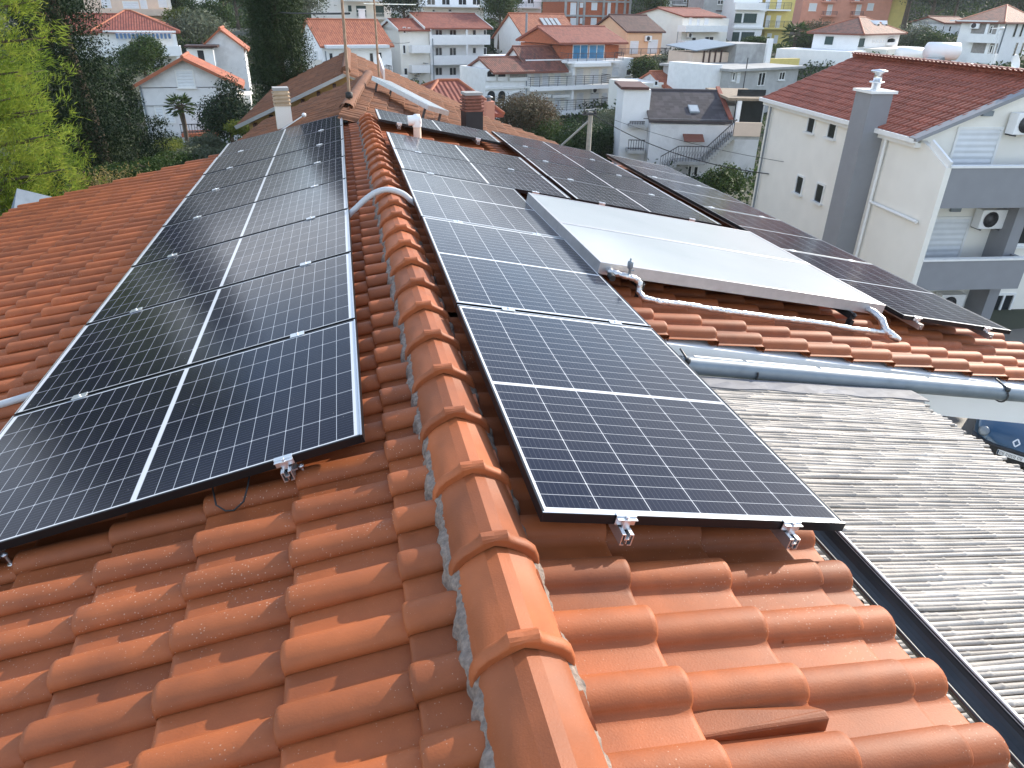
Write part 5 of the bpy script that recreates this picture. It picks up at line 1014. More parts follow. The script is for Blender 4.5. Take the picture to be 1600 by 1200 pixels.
sd_p = lambda u, v: (lambda P: ((P - H.P0) @ H.ey, P[2]))(hit(u, v, H.P0 + H.ex * aC, H.ex))
for v in (47, 77):
    for u in (1586, 1596):
        bb, z = sd_p(u, v); o = MB().box(aC - .02, aC + .05, bb - .5, bb + .5, z - .75, z + .75, H.fr()).build('window', MT['trim'], H.root); MB().box(aC + .03, aC + .06, bb - .42, bb + .42, z - .66, z + .66, H.fr()).build('pane', MT['glass'], o)
MB().tube([H.w(aC + .08, 2.2, ze - .2), H.w(aC + .08, 2.2, H.zb)], .07, 8).build('downpipe', MT['zinc'], H.root)
# --- small red hip roofed house with salmon pillar, close behind the dark chimney
H = House('hip_roof_house', 'low house with red spotted hip roof and salmon pillar', 'house', (752, 214), 33, 8)
a0, _ = H.az(655, 160); a1, _ = H.az(776, 190); ze = H.az(768, 176)[1]; H.wall(a0, a1 - .2, 0, 5.5, ze - .12, MT['palepeach']); H.hip(a0, a1 - .2, 0, 5.5, ze, H.az(690, 131)[1] - .1, MT['redroof'], ra=(a0 + 1.6, a0 + 2.6), over=.4, cap=MT['orangeroof'])
a, z = H.az(764, 158, -.6); H.box('pillar', a - .2, a + .2, -.8, -.42, H.zb, z, MT['pink']); MB().lathe(H.w(a, -.6, z), [(.1, 0), (.1, .12), (.17, .14), (.17, .18), (0, .25)], 10).build('pillar_cowl', MT['zinc'], H.root); H.box('porch_wall', a1 - .6, a1 + 1.0, -1, -.8, H.zb, H.az(790, 207)[1], MT['cream'])

# ---------------------------------------------------------------- street: car, pole, lamp, wires
ZG = -8.5
def car():
    t = thing('parked_car', 'metallic blue small car with white number plate parked beyond the pergola', 'car', (15.6, 10.6, ZG)); d = nrm(V3(1, -.30, 0)); 
    d = nrm(V3(.80, .60, 0)); q = V3(d[1], -d[0], 0); O = V3(13.68, 10.75, ZG)
    C = onz(1588, 693, ZG + .655); C = V3(C[0], C[1], ZG); f = lambda x, y, z: C + d * x + q * y + V3(0, 0, z)
    secs = [(.0, .58, .30, .50), (.06, .70, .22, .62), (.25, .80, .18, .74), (.6, .85, .18, .86), (1.1, .87, .18, .97), (2.6, .88, .18, 1.0), (3.5, .86, .2, .98), (3.85, .78, .25, .9)]
    V = []; F_ = []; n = 12
    for x, hw, zb, zt in secs:
        for i in range(n):
            a = 2 * math.pi * (i + .5) / n; cx, sx = math.cos(a), math.sin(a); V.append(f(x - .10 * abs(cx) ** 3 * (x < .3) + (.22 * abs(cx) ** 2.5 if x < .5 else 0), hw * math.copysign(abs(cx) ** .45, cx), (zb + zt) / 2 + (zt - zb) / 2 * math.copysign(abs(sx) ** .45, sx)))
    F_ = [(i * n + j, i * n + (j + 1) % n, (i + 1) * n + (j + 1) % n, (i + 1) * n + j) for i in range(len(secs) - 1) for j in range(n)] 
    MB().add(V, F_, True).add(V[:n], [tuple(range(n))[::-1]], True).add(V[-n:], [tuple(range(n))], True).build('body', MT['carblue'], t)
    cab = [(.95, .74, .95), (1.55, .62, 1.38), (2.4, .62, 1.45), (3.3, .6, 1.36), (3.75, .7, .95)]; V = []
    for x, hw, z in cab: V += [f(x, -hw - .06, .9), f(x, -hw, z), f(x, 0, z + .03), f(x, hw, z), f(x, hw + .06, .9)]
    MB().add(V, [(i * 5 + j, i * 5 + j + 1, i * 5 + 6 + j, i * 5 + 5 + j) for i in range(4) for j in range(4)], True).build('cabin', MT['carblue'], t)
    MB().add([f(1.0, -.66, .985), f(1.0, .66, .985), f(1.5, .56, 1.365), f(1.5, -.56, 1.365)], [(0, 1, 2, 3)]).build('windscreen', MT['glass'], t)
    B = MB(); pr_ = [(x, y) for x, y in ((.16, -.8), (.02, -.62), (-.05, -.3), (-.06, 0), (-.05, .3), (.02, .62), (.16, .8))]
    B.add([f(x - .03, y, z) for z in (.22, .5) for x, y in pr_] + [f(x + .15, y, z) for z in (.22, .5) for x, y in pr_], [(i, i + 1, i + 8, i + 7) for i in range(6)] + [(7 + i, 8 + i, 22 + i, 21 + i) for i in range(6)]); B.build('bumper', MT['blackplastic'], t, bevel=.01)
    for s_ in (-1, 1): MB().lathe(f(.16, s_ * .62, .64), [(0, .02), (.07, .015), (.11, .0), (.10, -.05), (0, -.08)], 14, -d * .75 + q * s_ * .35 + V3(0, 0, .5)).build('headlight', MT['zinc'], t)
    pl = MB().box(-.104, -.094, -.26, .26, .34, .45, lambda x, y, z: f(x, y, z)).build('number_plate', MT['white'], t)
    k = MB(); xs = -.21
    for ch in range(8):
        if ch in (2, 6): xs += .022
        k.box(-.108, -.1045, xs, xs + .030, .365, .372, f); k.box(-.108, -.1045, xs, xs + .007, .373, .43, f); k.box(-.108, -.1045, xs + .023, xs + .030, .373 if ch % 2 else .395, .43, f); xs += .047
    k.build('plate_characters', MT['cable'], pl); MB().box(-.107, -.1042, -.255, -.225, .345, .445, f).build('plate_band', MT['carblue'], pl)
    e = MB(); c = f(.02, 0, .655); nx = nrm(-d * .8 + V3(0, 0, .45)); uy = q; uz = nrm(np.cross(nx, uy))
    for (p0, p1) in (((0, .085), (.062, 0)), ((.062, 0), (0, -.085)), ((0, -.085), (-.062, 0)), ((-.062, 0), (0, .085))): e.bar(c + uy * p0[0] + uz * p0[1] + nx * .012, c + uy * p1[0] + uz * p1[1] + nx * .012, .026, .014, nx)
    e.build('emblem', MT['alu'], t)
    for x in (.75, 3.1):
        for s_ in (-.8, .8): w_ = MB().lathe(f(x, s_ - .09 * (1 if s_ > 0 else -1), .29), [(.0, -.09), (.24, -.1), (.29, -.07), (.29, .07), (.24, .1), (0, .09)], 18, q).build('wheel', MT['blackplastic'], t)
    for s_ in (-1, 1): MB().lathe(f(1.25, s_ * .95, 1.02), [(0, -.09), (.07, -.07), (.08, .05), (0, .08)], 10, q).build('wing_mirror', MT['carblue'], t)
car()
pb = ony(919, 236, 38); pt = ony(923, 174, 38); up_ = thing('utility_pole', 'pale wooden utility pole with stay strut beside the hedge', 'pole', pb)
MB().tube([V3(pb[0], 38, pb[2] - 5), V3(pb[0], 38, pt[2])], [.17, .12], 10).build('shaft', mat('grey_wood_pole', (.40, .37, .32), rough=.9, var=.25, vscale=5), up_)
MB().tube([ony(872, 232, 39.5), V3(pb[0] - .1, 38, pt[2] - .5)], .06, 8).build('stay_strut', MT['lgrey'], up_); MB().bar(V3(pb[0] - .45, 37.9, pt[2] - .12), V3(pb[0] + .3, 37.9, pt[2] - .12), .12).build('crossarm', MT['rail'], up_)
b = MB(); [b.lathe(V3(pb[0] + x, 37.85, pt[2] - .1), [(.05, 0), (.07, .06), (.05, .14), (0, .16)], 8) for x in (-.35, .2)]; b.build('insulators', MT['cable'], up_)
def wire(name, label, p, q, sag, r=.014):
    p, q = V3(*p), V3(*q); pts = [p + (q - p) * t - V3(0, 0, sag * 4 * t * (1 - t)) for t in np.linspace(0, 1, 22)]; tag(MB().tube(pts, r, 5).build(name, MT['cable']), label, 'wire', 'overhead wires')
tp = V3(pb[0], 37.9, pt[2] - .08)
wire('overhead_wire', 'thick black overhead wire from the pole to the cream apartment house', tp, N.w(.25, NB - 1.5, -5.9), .5, .022); wire('overhead_wire', 'thin overhead wire crossing the slate roofed house wall', tp + V3(0, .2, .1), N.w(.25, NB - 2.6, -5.2), .25, .010)
wire('overhead_wire', 'overhead wire from the pole towards the arched balconies', tp, ony(835, 205, 60), .6, .016); wire('overhead_wire', 'lower overhead wire from the pole towards the hedge', tp - V3(0, 0, .2), ony(846, 186, 73), .9, .014)
wire('overhead_wire', 'pale wire at the top left running to the tall antenna mast', ony(430, 19, 30), ony(546, 21, 14), .02, .018); wire('overhead_wire', 'thin wire between the orange roofed house and the balcony block', ony(609, 66, 78), ony(640, 66, 92), .1, .03)
lp = thing('street_lamp', 'slender street lamp in front of the white block', 'street lamp', ony(1548, 108, 58)); p, q = ony(1548, 108, 58), ony(1561, 50, 58); MB().tube([p - V3(0, 0, 2.5), q], .06, 8).build('pole', MT['clean'], lp); e = ony(1566, 44, 58); MB().tube([q, e, e + V3(-1.0, .1, -.05)], [.05, .04, .03], 8).build('arm', MT['clean'], lp); MB().lathe(e, [(0, -.12), (.16, -.08), (.2, 0), (.12, .08), (0, .1)], 10).build('lamp_head', MT['white'], lp)

# ---------------------------------------------------------------- ground
CTRL += [(x, y, -8.5) for x, y in ((-10, -5), (0, 0), (10, 0), (-8, 12), (16, 12), (14, 20), (24, 14), (0, 22), (-20, 8), (8, 28), (20, 30), (-14, 24))]
CTRL += [(10, 60, -11), (25, 58, -11.6), (32, 75, -11), (15, 47, -10.8), (22, 50, -11), (38, 62, -10.5), (28, 42, -9.8), (8, 75, -10.5)]
CTRL += [(-60, 60, -6), (-80, 110, 2), (0, 150, 4), (60, 150, 5), (110, 150, 8), (-60, 160, 8), (80, 90, -2), (120, 90, 1), (60, 40, -6), (90, 40, -3), (-50, 20, -6), (0, 200, 16), (100, 210, 26), (-100, 200, 18), (50, 260, 30), (160, 160, 24), (-160, 160, 28), (170, 70, 14), (-120, 60, 3), (-60, 250, 38), (-150, 250, 44), (150, 260, 36), (0, 320, 48), (110, 320, 44), (-120, 320, 50), (210, 220, 38), (-180, 90, 10)]  # far hills out of view, raised to darken sky reflections in the panels
CT = np.array(CTRL)
def gz(x, y):
    d = (np.asarray(x)[..., None] - CT[:, 0]) ** 2 + (np.asarray(y)[..., None] - CT[:, 1]) ** 2 + 22.
    w_ = d ** -1.7; return (w_ * CT[:, 2]).sum(-1) / w_.sum(-1)
gx = np.linspace(-190, 230, 211); gy = np.concatenate([np.linspace(-60, 130, 130), np.linspace(133, 330, 60)]); GX, GY = np.meshgrid(gx, gy); GZ = gz(GX, GY); V = np.stack([GX, GY, GZ], -1).reshape(-1, 3); n = len(gx)
F_ = np.array([(i * n + j, i * n + j + 1, (i + 1) * n + j + 1, (i + 1) * n + j) for i in range(len(gy) - 1) for j in range(n - 1)])
tag(mesh_np('ground', V, F_, mat('hillside_ground', (.05, .055, .032), rough=.95, var=.4, vscale=.3, bump=.6, bscale=2.5, col2=(.10, .095, .07), c2amt=.8, c2scale=.11), smooth=True), kind='structure')
xs = np.linspace(7.5, 21, 28); ys = np.linspace(3, 16, 26); X, Y_ = np.meshgrid(xs, ys); n = len(xs); V = np.stack([X, Y_, np.maximum(gz(X, Y_), ZG) * 0 + ZG + .03 + 0 * X], -1).reshape(-1, 3)
F_ = np.array([(i * n + j, i * n + j + 1, (i + 1) * n + j + 1, (i + 1) * n + j) for i in range(len(ys) - 1) for j in range(n - 1)]); tag(mesh_np('yard', V, F_, MT['asphalt']), kind='structure')

# ---------------------------------------------------------------- vegetation
def quads_from(c, u, v):                            # centres, half-axes -> diamond quads
    P = np.stack([c - u, c - v, c + u, c + v], 1); return P.reshape(-1, 3), np.arange(len(c) * 4).reshape(-1, 4)
def unit(n): v = RNG.normal(size=(n, 3)); return v / np.linalg.norm(v, axis=1, keepdims=True)
def foliage(name, clumps, n, size, m, parent, asp=.55, fill=.45, up=.3, gap=0.):
    """leaf-sized faces through the volume of uneven clumps; tone attribute per leaf with per-clump offset"""
    C = np.array([c[:3] for c in clumps], float); Rr = np.array([c[3:6] for c in clumps], float); wgt = (Rr.prod(1)) ** .67; wgt /= wgt.sum()
    k = RNG.choice(len(C), n, p=wgt); d = unit(n); rad = (fill + (1 - fill) * RNG.random(n) ** .5); rad *= 1 + .12 * RNG.normal(size=n)
    lump = 1 + .22 * np.sin(d[:, 0] * 5 + k) * np.sin(d[:, 1] * 6 + 2 * k) * np.sin(d[:, 2] * 5 + 3 * k)
    P = C[k] + d * Rr[k] * (rad * lump)[:, None]
    nrmv = d * .6 + unit(n) * .8 + np.array([0, 0, up]); nrmv /= np.linalg.norm(nrmv, axis=1, keepdims=True)
    t = np.cross(nrmv, unit(n)); t /= np.linalg.norm(t, axis=1, keepdims=True) + 1e-9; b = np.cross(nrmv, t); sz = size * (.6 + .8 * RNG.random(n))
    V, F = quads_from(P, t * sz[:, None], b * (sz * asp)[:, None]); tone = np.clip(RNG.random(n) * .6 + RNG.random(len(C))[k] * .4, 0, 1); return mesh_np(name, V, F, m, parent, tone)
def blades(name, base, dirs, L_, wd, m, parent, tone=None):
    n = len(base); s = np.cross(dirs, unit(n)); s /= np.linalg.norm(s, axis=1, keepdims=True) + 1e-9; L_ = np.broadcast_to(L_, n); P = np.stack([base - s * wd * .5, base + dirs * (L_ * .5)[:, None] - s * wd, base + dirs * L_[:, None], base + dirs * (L_ * .5)[:, None] + s * wd], 1)
    return mesh_np(name, P.reshape(-1, 3), np.arange(n * 4).reshape(-1, 4), m, parent, RNG.random(n) if tone is None else tone)
def trunk(p, h, r, parent, limbs=5, lean=0., spread=.5, start=.3, m=None):
    B = MB(); top = V3(*p) + V3(lean, 0, h); mid = (V3(*p) + top) / 2 + V3(RNG.normal(0, .05) * h * .3, RNG.normal(0, .05) * h * .3, 0); B.tube([V3(*p) - V3(0, 0, .4), mid, top], [r * 1.25, r * .8, r * .25], 9)
    for i in range(limbs):
        t = start + (1 - start) * (i + .5) / limbs; a = i * 2.4 + RNG.random(); c = V3(*p) + (top - V3(*p)) * t; L_ = h * spread * (1.1 - t * .6); B.tube([c, c + V3(math.cos(a), math.sin(a), .55) * L_ * .5, c + V3(math.cos(a), math.sin(a), .9) * L_], [r * .45 * (1.2 - t), r * .25, r * .06], 6)
    return B.build('trunk', m or MT['bark'], parent)
LM = {'dark': leaf_mat('dark_conifer_leaf', [(.010, .020, .010), (.020, .038, .018), (.055, .075, .03)], trans=.12), 'cypress': leaf_mat('cypress_leaf', [(.016, .030, .013), (.03, .052, .022), (.07, .095, .038)], trans=.15),
      'pine': leaf_mat('pine_needle', [(.08, .14, .02), (.17, .25, .036), (.28, .35, .05), (.34, .33, .06)], trans=.45), 'green': leaf_mat('green_leaf', [(.02, .04, .012), (.04, .075, .02), (.08, .11, .03)], trans=.3),
      'yellow': leaf_mat('yellow_green_leaf', [(.06, .09, .015), (.12, .15, .03), (.2, .2, .04)], trans=.35), 'olive': leaf_mat('olive_leaf', [(.07, .085, .05), (.11, .13, .08), (.17, .19, .13)], trans=.2),
      'brown': leaf_mat('dry_brown_leaf', [(.05, .05, .03), (.10, .085, .05), (.16, .10, .06)], trans=.2), 'hedge': leaf_mat('hedge_leaf', [(.015, .035, .01), (.03, .065, .018), (.06, .10, .03)], trans=.2), 'straw': leaf_mat('dry_stalk', [(.22, .17, .08), (.34, .28, .14), (.42, .30, .08)], trans=.3)}
def tree(name, label, cat, p, h, clumps, n, size, lm, r=.2, group=None, limbs=5, fill=.45, asp=.55):
    t = thing(name, label, cat, p, group); trunk(p, h, r, t, limbs); foliage('crown', clumps, n, size, LM[lm], t, asp, fill); return t
# bright Aleppo pine at the left edge: tufts of needles on drooping boughs
pp_ = V3(-6.95, 14.2, -8.6); t = thing('pine_tree', 'bright yellow green pine with feathery needles at the left edge', 'tree', pp_)
trunk(pp_, 9.5, .24, t, 6, spread=.14, start=.3)
tufts = []; LB = MB()
for i in range(330):
    f = RNG.random() ** .8; z = -7.4 + 10.6 * f; R_ = (2.95 - .75 * f) * (.45 + .55 * RNG.random()); a = RNG.random() * 2 * math.pi; c = pp_ + V3(math.cos(a) * R_, math.sin(a) * R_, 0); c[2] = z + .3 * RNG.random()
    st = pp_ + V3(0, 0, 0); st[2] = z - .5; LB.tube([st + (c - st) * .1, st + (c - st) * .55 + V3(0, 0, .12), c], [.05, .03, .01], 5)
    o = nrm(c - st)
    for j in range(24): tufts.append((c - o * RNG.random() * 1.15 + RNG.normal(size=3) * V3(.20, .20, .15), nrm(o + V3(0, 0, .35) + RNG.normal(size=3) * .45), i))
LB.build('branches', MT['bark'], t)
tb = np.array([q[0] for q in tufts]); td = np.array([q[1] for q in tufts]); tid = np.array([q[2] for q in tufts]); K = 34
base = np.repeat(tb, K, 0) + RNG.normal(size=(len(tb) * K, 3)) * .06; dr = np.repeat(td, K, 0) + unit(len(base)) * .75; dr /= np.linalg.norm(dr, axis=1, keepdims=True); bt = RNG.random(330)
blades('needles', base, dr, .10 + .07 * RNG.random(len(base)), .0062, LM['pine'], t, np.clip(.55 * bt[np.repeat(tid, K)] + .5 * RNG.random(len(base)), 0, 1))
# dark conifers
def cone_clumps(p, h, r0, n, zb=0., top=.15):
    out = []
    for i in range(n):
        f = (i + .5) / n; R_ = r0 * ((1 - f) * (1 - top) + top); a = i * 2.399; out.append((p[0] + math.cos(a) * R_ * .6, p[1] + math.sin(a) * R_ * .6, p[2] + zb + (h - zb) * f, R_ * .62, R_ * .62, max(R_ * .55, h * .05)))
    return out
def conifer(label, cat, p, h, cl, n, size, lm, r):
    t = thing('conifer' if cat == 'tree' else 'cypress', label, 'tree', p); trunk(p, h, r, t, 7, spread=.09, start=.2); foliage('crown', cl, n, size, LM[lm], t, .34, .12, up=.1); return t
p = V3(-6.62, 20.5, -8.8); conifer('huge dark conifer with ragged branches behind the bright pine', 'tree', p, 11, [(c[0] + RNG.normal(0, .15), c[1], c[2], c[3] * (.8 + .45 * RNG.random()), c[4], c[5] * .8) for c in cone_clumps(p, 12.4, 2.05, 85, .6, .26)], 170000, .038, 'dark', .3)
p = V3(-6.25, 23.8, -8.8); conifer('dark conifer with drooping boughs before the stained white house', 'tree', p, 6, [(c[0] + RNG.normal(0, .2), c[1], c[2], c[3] * (.7 + .6 * RNG.random()), c[4], c[5] * .6) for c in cone_clumps(p, 7.3, 1.6, 60, .4, .2)], 85000, .040, 'dark', .2)
p = V3(-2.1, 29, -9); cl_ = []
for i in range(110): f = (i + .5) / 110; R_ = 1.12 * min(1, 2.6 * (1 - f) ** .7) * min(1, .72 + f); a = i * 2.399; cl_.append((p[0] + math.cos(a) * R_ * .62, p[1] + math.sin(a) * R_ * .62, p[2] + .6 + 14 * f, R_ * .42 * (.8 + .4 * RNG.random()), R_ * .42, .55 + .4 * RNG.random()))
conifer('tall columnar cypress behind the cream chimney', 'cypress', p, 13, cl_, 150000, .042, 'cypress', .2)
# palms
def palm(label, p, h, L_, nf, r):
    t = thing('palm_tree', label, 'palm', p, 'fan palms'); MB().tube([V3(*p) - V3(0, 0, .5), V3(*p) + V3(.05, 0, h * .5), V3(*p) + V3(0, 0, h)], [r * .8, r, r * 1.25], 10).build('trunk', MT['bark'], t); c = V3(*p) + V3(0, 0, h); Bs = []; Ds = []; B = MB()
    for i in range(nf):
        a = i * 2.4; e = 1.15 - 1.7 * (i / nf); d = V3(math.cos(a) * math.cos(e), math.sin(a) * math.cos(e), math.sin(e)); q = c + d * L_ * .55; B.tube([c, c + d * L_ * .3, q], [.03, .025, .015], 5)
        side = nrm(np.cross(d, V3(0, 0, 1))); 
        for k in np.linspace(-1.25, 1.25, 15): Bs.append(q); Ds.append(nrm(d * math.cos(k) + side * math.sin(k) - V3(0, 0, .25)))
    B.build('stalks', MT['bark'], t); blades('fronds', np.array(Bs), np.array(Ds), L_ * .5, L_ * .035, LM['green'], t)
palm('small fan palm in front of the stained white gabled house', ony(292, 222, 42), 1.75, .82, 30, .12); palm('fan palm next to the yellow house', ony(1238, 84, 92), 2.2, 2.0, 30, .2)
# bushes and garden trees: (label, u, v of the base, Y, width m, height m, leaf, n, size, kind, category)
def bush(name, label, u, v, Y, wd, h, lm, n, size, cat='bush', group='garden bushes', tr=False, dp=None):
    p = ony(u, v, Y); p = V3(*p); dp = dp or wd; k = max(7, int(wd * h * .8) + 6); cl_ = []
    zb = .38 * h if tr else 0
    for i in range(k): a = i * 2.4; rr = math.sqrt((i + .5) / k); x, y = math.cos(a) * rr * wd * .36, math.sin(a) * rr * dp * .36; hz = zb + (h - zb) * (.25 + .5 * RNG.random() * (1.1 - rr * .6)); s_ = .2 + .12 * RNG.random(); cl_.append((p[0] + x, p[1] + y, p[2] + hz, wd * s_, dp * s_, (h - zb) * (s_ + .05)))
    return tree(name, label, cat, p, h * .7, cl_, int(n * 1.8), size * .72, lm, max(.05, h * .03), group, 5, fill=.25)
bush('bush', 'round dark green bush below the blue awning', 226, 110, 60, 3.4, 2.5, 'green', 8000, .09); bush('bush', 'dark leafy bush right of the small palm', 362, 214, 40, 3.0, 2.9, 'dark', 8000, .085); bush('bush', 'yellow green shrub beside the left panel corner', 388, 214, 32, 1.5, .8, 'yellow', 3500, .045)
bush('bush', 'green shrub under the stained white gabled house', 258, 262, 30, 2.0, 1.1, 'yellow', 4200, .05); bush('bush', 'pale olive shrub below the small palm', 322, 246, 28, 1.6, .8, 'olive', 4200, .05); bush('bush', 'yellowish shrub left of the small palm', 268, 240, 36, 1.5, .9, 'yellow', 2600, .05)
for i, (u, v, Y, w_, h, lm, lab) in enumerate(((232, 290, 18, 1.5, .65, 'green', 'low green shrub along the far eave, near the conifer foot'), (272, 274, 19, 1.6, .6, 'green', 'low green shrub along the far eave, middle of the row'), (318, 256, 20, 1.5, .45, 'olive', 'pale shrub along the far eave, next to the panels'), (170, 300, 17.5, 1.4, .6, 'green', 'low green shrub along the far eave, left of the conifer foot'), (60, 330, 15, 1.4, 1.1, 'green', 'leafy shrub at the far left eave corner'))): bush('bush', lab, u, v, Y, w_, h, lm, 2600, .045)
for u, Y, lab, col in ((105, 15.5, 'golden weed stalks at the far left eave', 'straw'), (158, 16.0, 'dry straw coloured weeds beside the golden stalks', 'straw'), (182, 16.4, 'dry straw coloured weeds at the middle of the far eave', 'straw'), (345, 21, 'dry pale weeds behind the left panels', 'olive')):
    p = ony(u, 305 - (u - 105) * .22, Y); t = thing('weeds', lab, 'weeds', p, 'dry weeds'); n = 60; bs = np.array(p) + RNG.normal(size=(n, 3)) * V3(.28, .3, .05); dd_ = RNG.normal(size=(n, 3)) * .3 + V3(0, 0, 1); dd_ /= np.linalg.norm(dd_, axis=1, keepdims=True); blades('stalks', bs - V3(0, 0, .3), dd_, .30 + .45 * RNG.random(n) ** 2, .006, LM[col], t)
    q = np.repeat(bs, 8, 0) + np.repeat(dd_, 8, 0) * (RNG.random((n * 8, 1)) * .45 - .1); blades('leaves', q, unit(n * 8), .05, .009, LM['straw' if col == 'straw' else 'olive'], t)
# hedge and garden trees near the pole
bush('tree', 'grey green garden tree with brown leaves left of the pole', 815, 242, 46, 4.4, 4.0, 'brown', 9000, .085, 'tree', 'garden trees', True); bush('tree', 'olive coloured garden tree beside the salmon pillar', 835, 238, 50, 3.2, 3.6, 'olive', 5500, .09, 'tree', 'garden trees', True); bush('bush', 'dark bush under the brown leaved garden tree', 850, 236, 44, 3.2, 1.8, 'green', 5500, .08); bush('tree', 'thin pale olive tree right of the pole', 962, 222, 56, 4.0, 3.0, 'olive', 2600, .085, 'tree', 'garden trees', True)
hp0, hp1 = ony(868, 246, 47), ony(985, 246, 49); t = thing('hedge', 'long clipped dark green hedge behind the pole', 'hedge', hp0); cl_ = [(*(hp0 + (hp1 - hp0) * f + V3(0, dy, .9)), .65, .8, 1.15) for f in np.linspace(0, 1, 16) for dy in (0, 1.0)]; foliage('leaves', cl_, 26000, .075, LM['hedge'], t, .6, .55); MB().bar(hp0 + V3(0, .5, -.8), hp1 + V3(0, .5, -.8), .6, 2.4).build('stems', MT['bark'], t)
# trees among the houses further up
far = [('dark bushy tree between the balcony block and the orange roof', 633, 62, 100, 5.5, 8, 'dark'), ('olive tree beside the tall cypress', 470, 60, 95, 7, 7, 'olive'), ('dark tree at the top edge left of the cream house', 490, 25, 118, 7, 9, 'dark'), ('tree with yellow crown beside the glazed balcony house', 352, 32, 96, 4.5, 6, 'yellow'), ('green tree right of the yellow crowned one', 372, 40, 92, 4.5, 6, 'green'),
       ('green tree left of the glazed balcony house', 285, 34, 100, 3.5, 4.5, 'green'), ('round yellow green bush above the white gables', 285, 52, 90, 3, 3, 'yellow'), ('dark bush beside the yellow green one', 307, 46, 92, 3.2, 3, 'green'), ('wide olive shrub above the white gables', 315, 62, 84, 5.5, 3, 'olive'), ('green bush behind the white gable ridge', 340, 46, 88, 3.5, 3, 'green'),
       ('bushy tree beside the balcony block right side', 780, 72, 104, 5, 8, 'green'), ('green tree above the balcony block', 790, 36, 112, 5.5, 6, 'green'), ('tree left of the brick building', 868, 20, 118, 6, 6, 'green'), ('dark tree behind the peach house roof', 1008, 30, 112, 7, 8, 'dark'), ('green tree right of the brick building', 1022, 30, 106, 4, 5, 'green'),
       ('bush below the peach house terrace', 1004, 124, 78, 3, 2.6, 'green'), ('dark bushes under the cream house', 1060, 110, 84, 6, 3, 'dark'), ('olive bush beside the small orange roof', 1035, 116, 80, 4, 2.2, 'olive'), ('shrub on the terrace behind the concrete wall', 1180, 70, 84, 3.5, 1.2, 'green'), ('dark shrubs in front of the salmon block', 1280, 62, 108, 6, 3, 'brown'), ('bush beside the yellow house palm', 1262, 80, 94, 4, 3, 'green'),
       ('big dark pine right of the salmon block', 1412, 40, 112, 9, 12, 'dark'), ('big dark pine behind the villa', 1446, 60, 105, 10, 12, 'dark'), ('olive tree right of the villa', 1425, 88, 86, 5, 4.5, 'olive'), ('green shrub right of the villa', 1452, 90, 82, 4.5, 3.4, 'green'), ('dark tree behind the white block roof', 1490, 30, 110, 8, 7, 'dark'), ('tree at the top right corner', 1590, 12, 118, 8, 5, 'green'), ('dark tree behind the tall grey house', 1075, 8, 130, 7, 6, 'dark'), ('dark shrubs beside the slate roofed house', 975, 226, 52, 2.5, 2.2, 'dark'), ('low shrub between our roof and the stair wall', 1125, 300, 34, 2.4, 1.6, 'green')]
for (lab, u, v, Y, w_, h, lm) in far: bush('tree' if h > 3.5 else 'bush', lab, u, v, Y, w_, h, lm, int(1800 + w_ * h * 70), .16 if Y > 70 else .1, 'tree' if h > 3.5 else 'bush', 'trees and bushes among the houses', h > 5)
n = 420000; gx_, gy_ = RNG.uniform(-75, 125, n), 14 + 150 * RNG.random(n) ** 1.3; kp = (np.sin(gx_ * .21 + 1.3 * np.sin(gy_ * .13)) + np.sin(gy_ * .17 + gx_ * .05) > -1.1) & ~((gx_ > 5) & (gx_ < 23) & (gy_ < 18)); gx_, gy_ = gx_[kp], gy_[kp]; n = len(gx_)
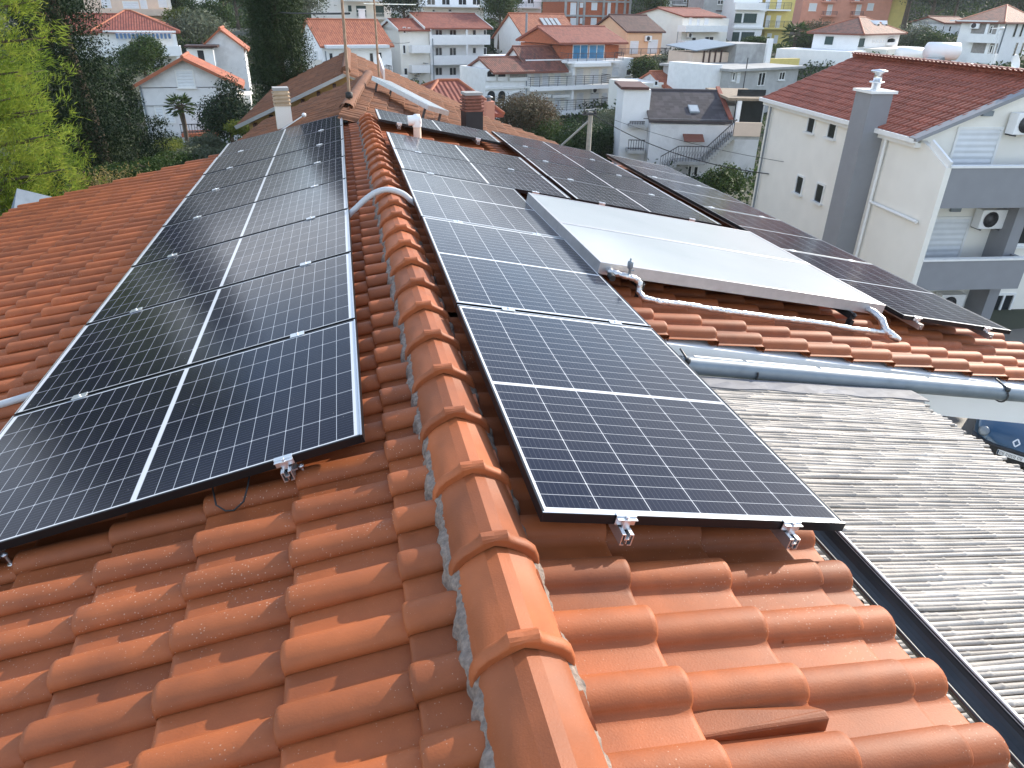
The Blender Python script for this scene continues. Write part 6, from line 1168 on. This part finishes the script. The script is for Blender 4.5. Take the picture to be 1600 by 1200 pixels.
P_ = np.stack([gx_, gy_, gz(gx_, gy_) + (.15 + .9 * RNG.random(n) ** 2) * (.6 + .5 * np.sin(gx_ * .9) * np.sin(gy_ * .7))], -1); sz_ = .07 + gy_ * .0013; u_ = unit(n); v_ = np.cross(u_, unit(n)); v_ /= np.linalg.norm(v_, axis=1, keepdims=True)
V, F_ = quads_from(P_, u_ * sz_[:, None], v_ * (sz_ * .6)[:, None]); tag(mesh_np('undergrowth', V, F_, LM['green'], None, np.clip(.35 + .3 * np.sin(gx_ * .25) + .3 * RNG.normal(size=n), 0, 1)), 'green undergrowth and low shrubs covering the hillside', 'undergrowth', kind='stuff')
# houses at the top edge of the slope and behind, seen only as strips
H = House('grey_house', 'dark grey house with railings at the top edge', 'house', (1028, 12), 135, 4); H.wall(0, H.az(1092, 5)[0], 0, 9, H.az(1060, -25)[1], MT['lgrey']); H.win(1040, 2, 1050, 10, 'shutter'); H.win(1068, -6, 1078, 4, 'glass'); H.balc(1054, 2, 1090, 9, 1, 'rail')
H = House('long_white_house', 'long white house above the white block roof', 'house', (1518, 10), 125, 4); H.wall(0, 14, 0, 9, H.az(1560, -25)[1], MT['clean']); H.win(1540, -12, 1550, -2, 'glass'); H.win(1570, -12, 1580, -2, 'glass')
H = House('grey_shed', 'small grey house with dark windows behind the villa trees', 'house', (1468, 62), 88, 8); a1, _ = H.az(1487, 50); H.wall(0, 5, 0, 5, H.az(1475, 34)[1], MT['dirty']); H.win(1472, 40, 1475, 50, 'glass', n=1); H.win(1482, 40, 1486, 50, 'glass', n=1); H.gable(0, 5, 0, 5, H.az(1475, 34)[1], H.az(1475, 26)[1], 'a', MT['oldred'], MT['dirty'])

# ---------------------------------------------------------------- thin air between here and the far slope
hz = MB().box(-185, 225, -58, 325, -16, 52).build('haze', bpy.data.materials.new('thin_haze')); tag(hz, kind='stuff'); hm_ = hz.data.materials[0]; hm_.use_nodes = True; hn = hm_.node_tree; hn.nodes.remove(hn.nodes['Principled BSDF'])
pv = hn.nodes.new('ShaderNodeVolumePrincipled'); pv.inputs['Density'].default_value = .00022; pv.inputs['Color'].default_value = (.86, .91, 1, 1); pv.inputs['Anisotropy'].default_value = .2; hn.links.new(pv.outputs[0], hn.nodes['Material Output'].inputs['Volume'])
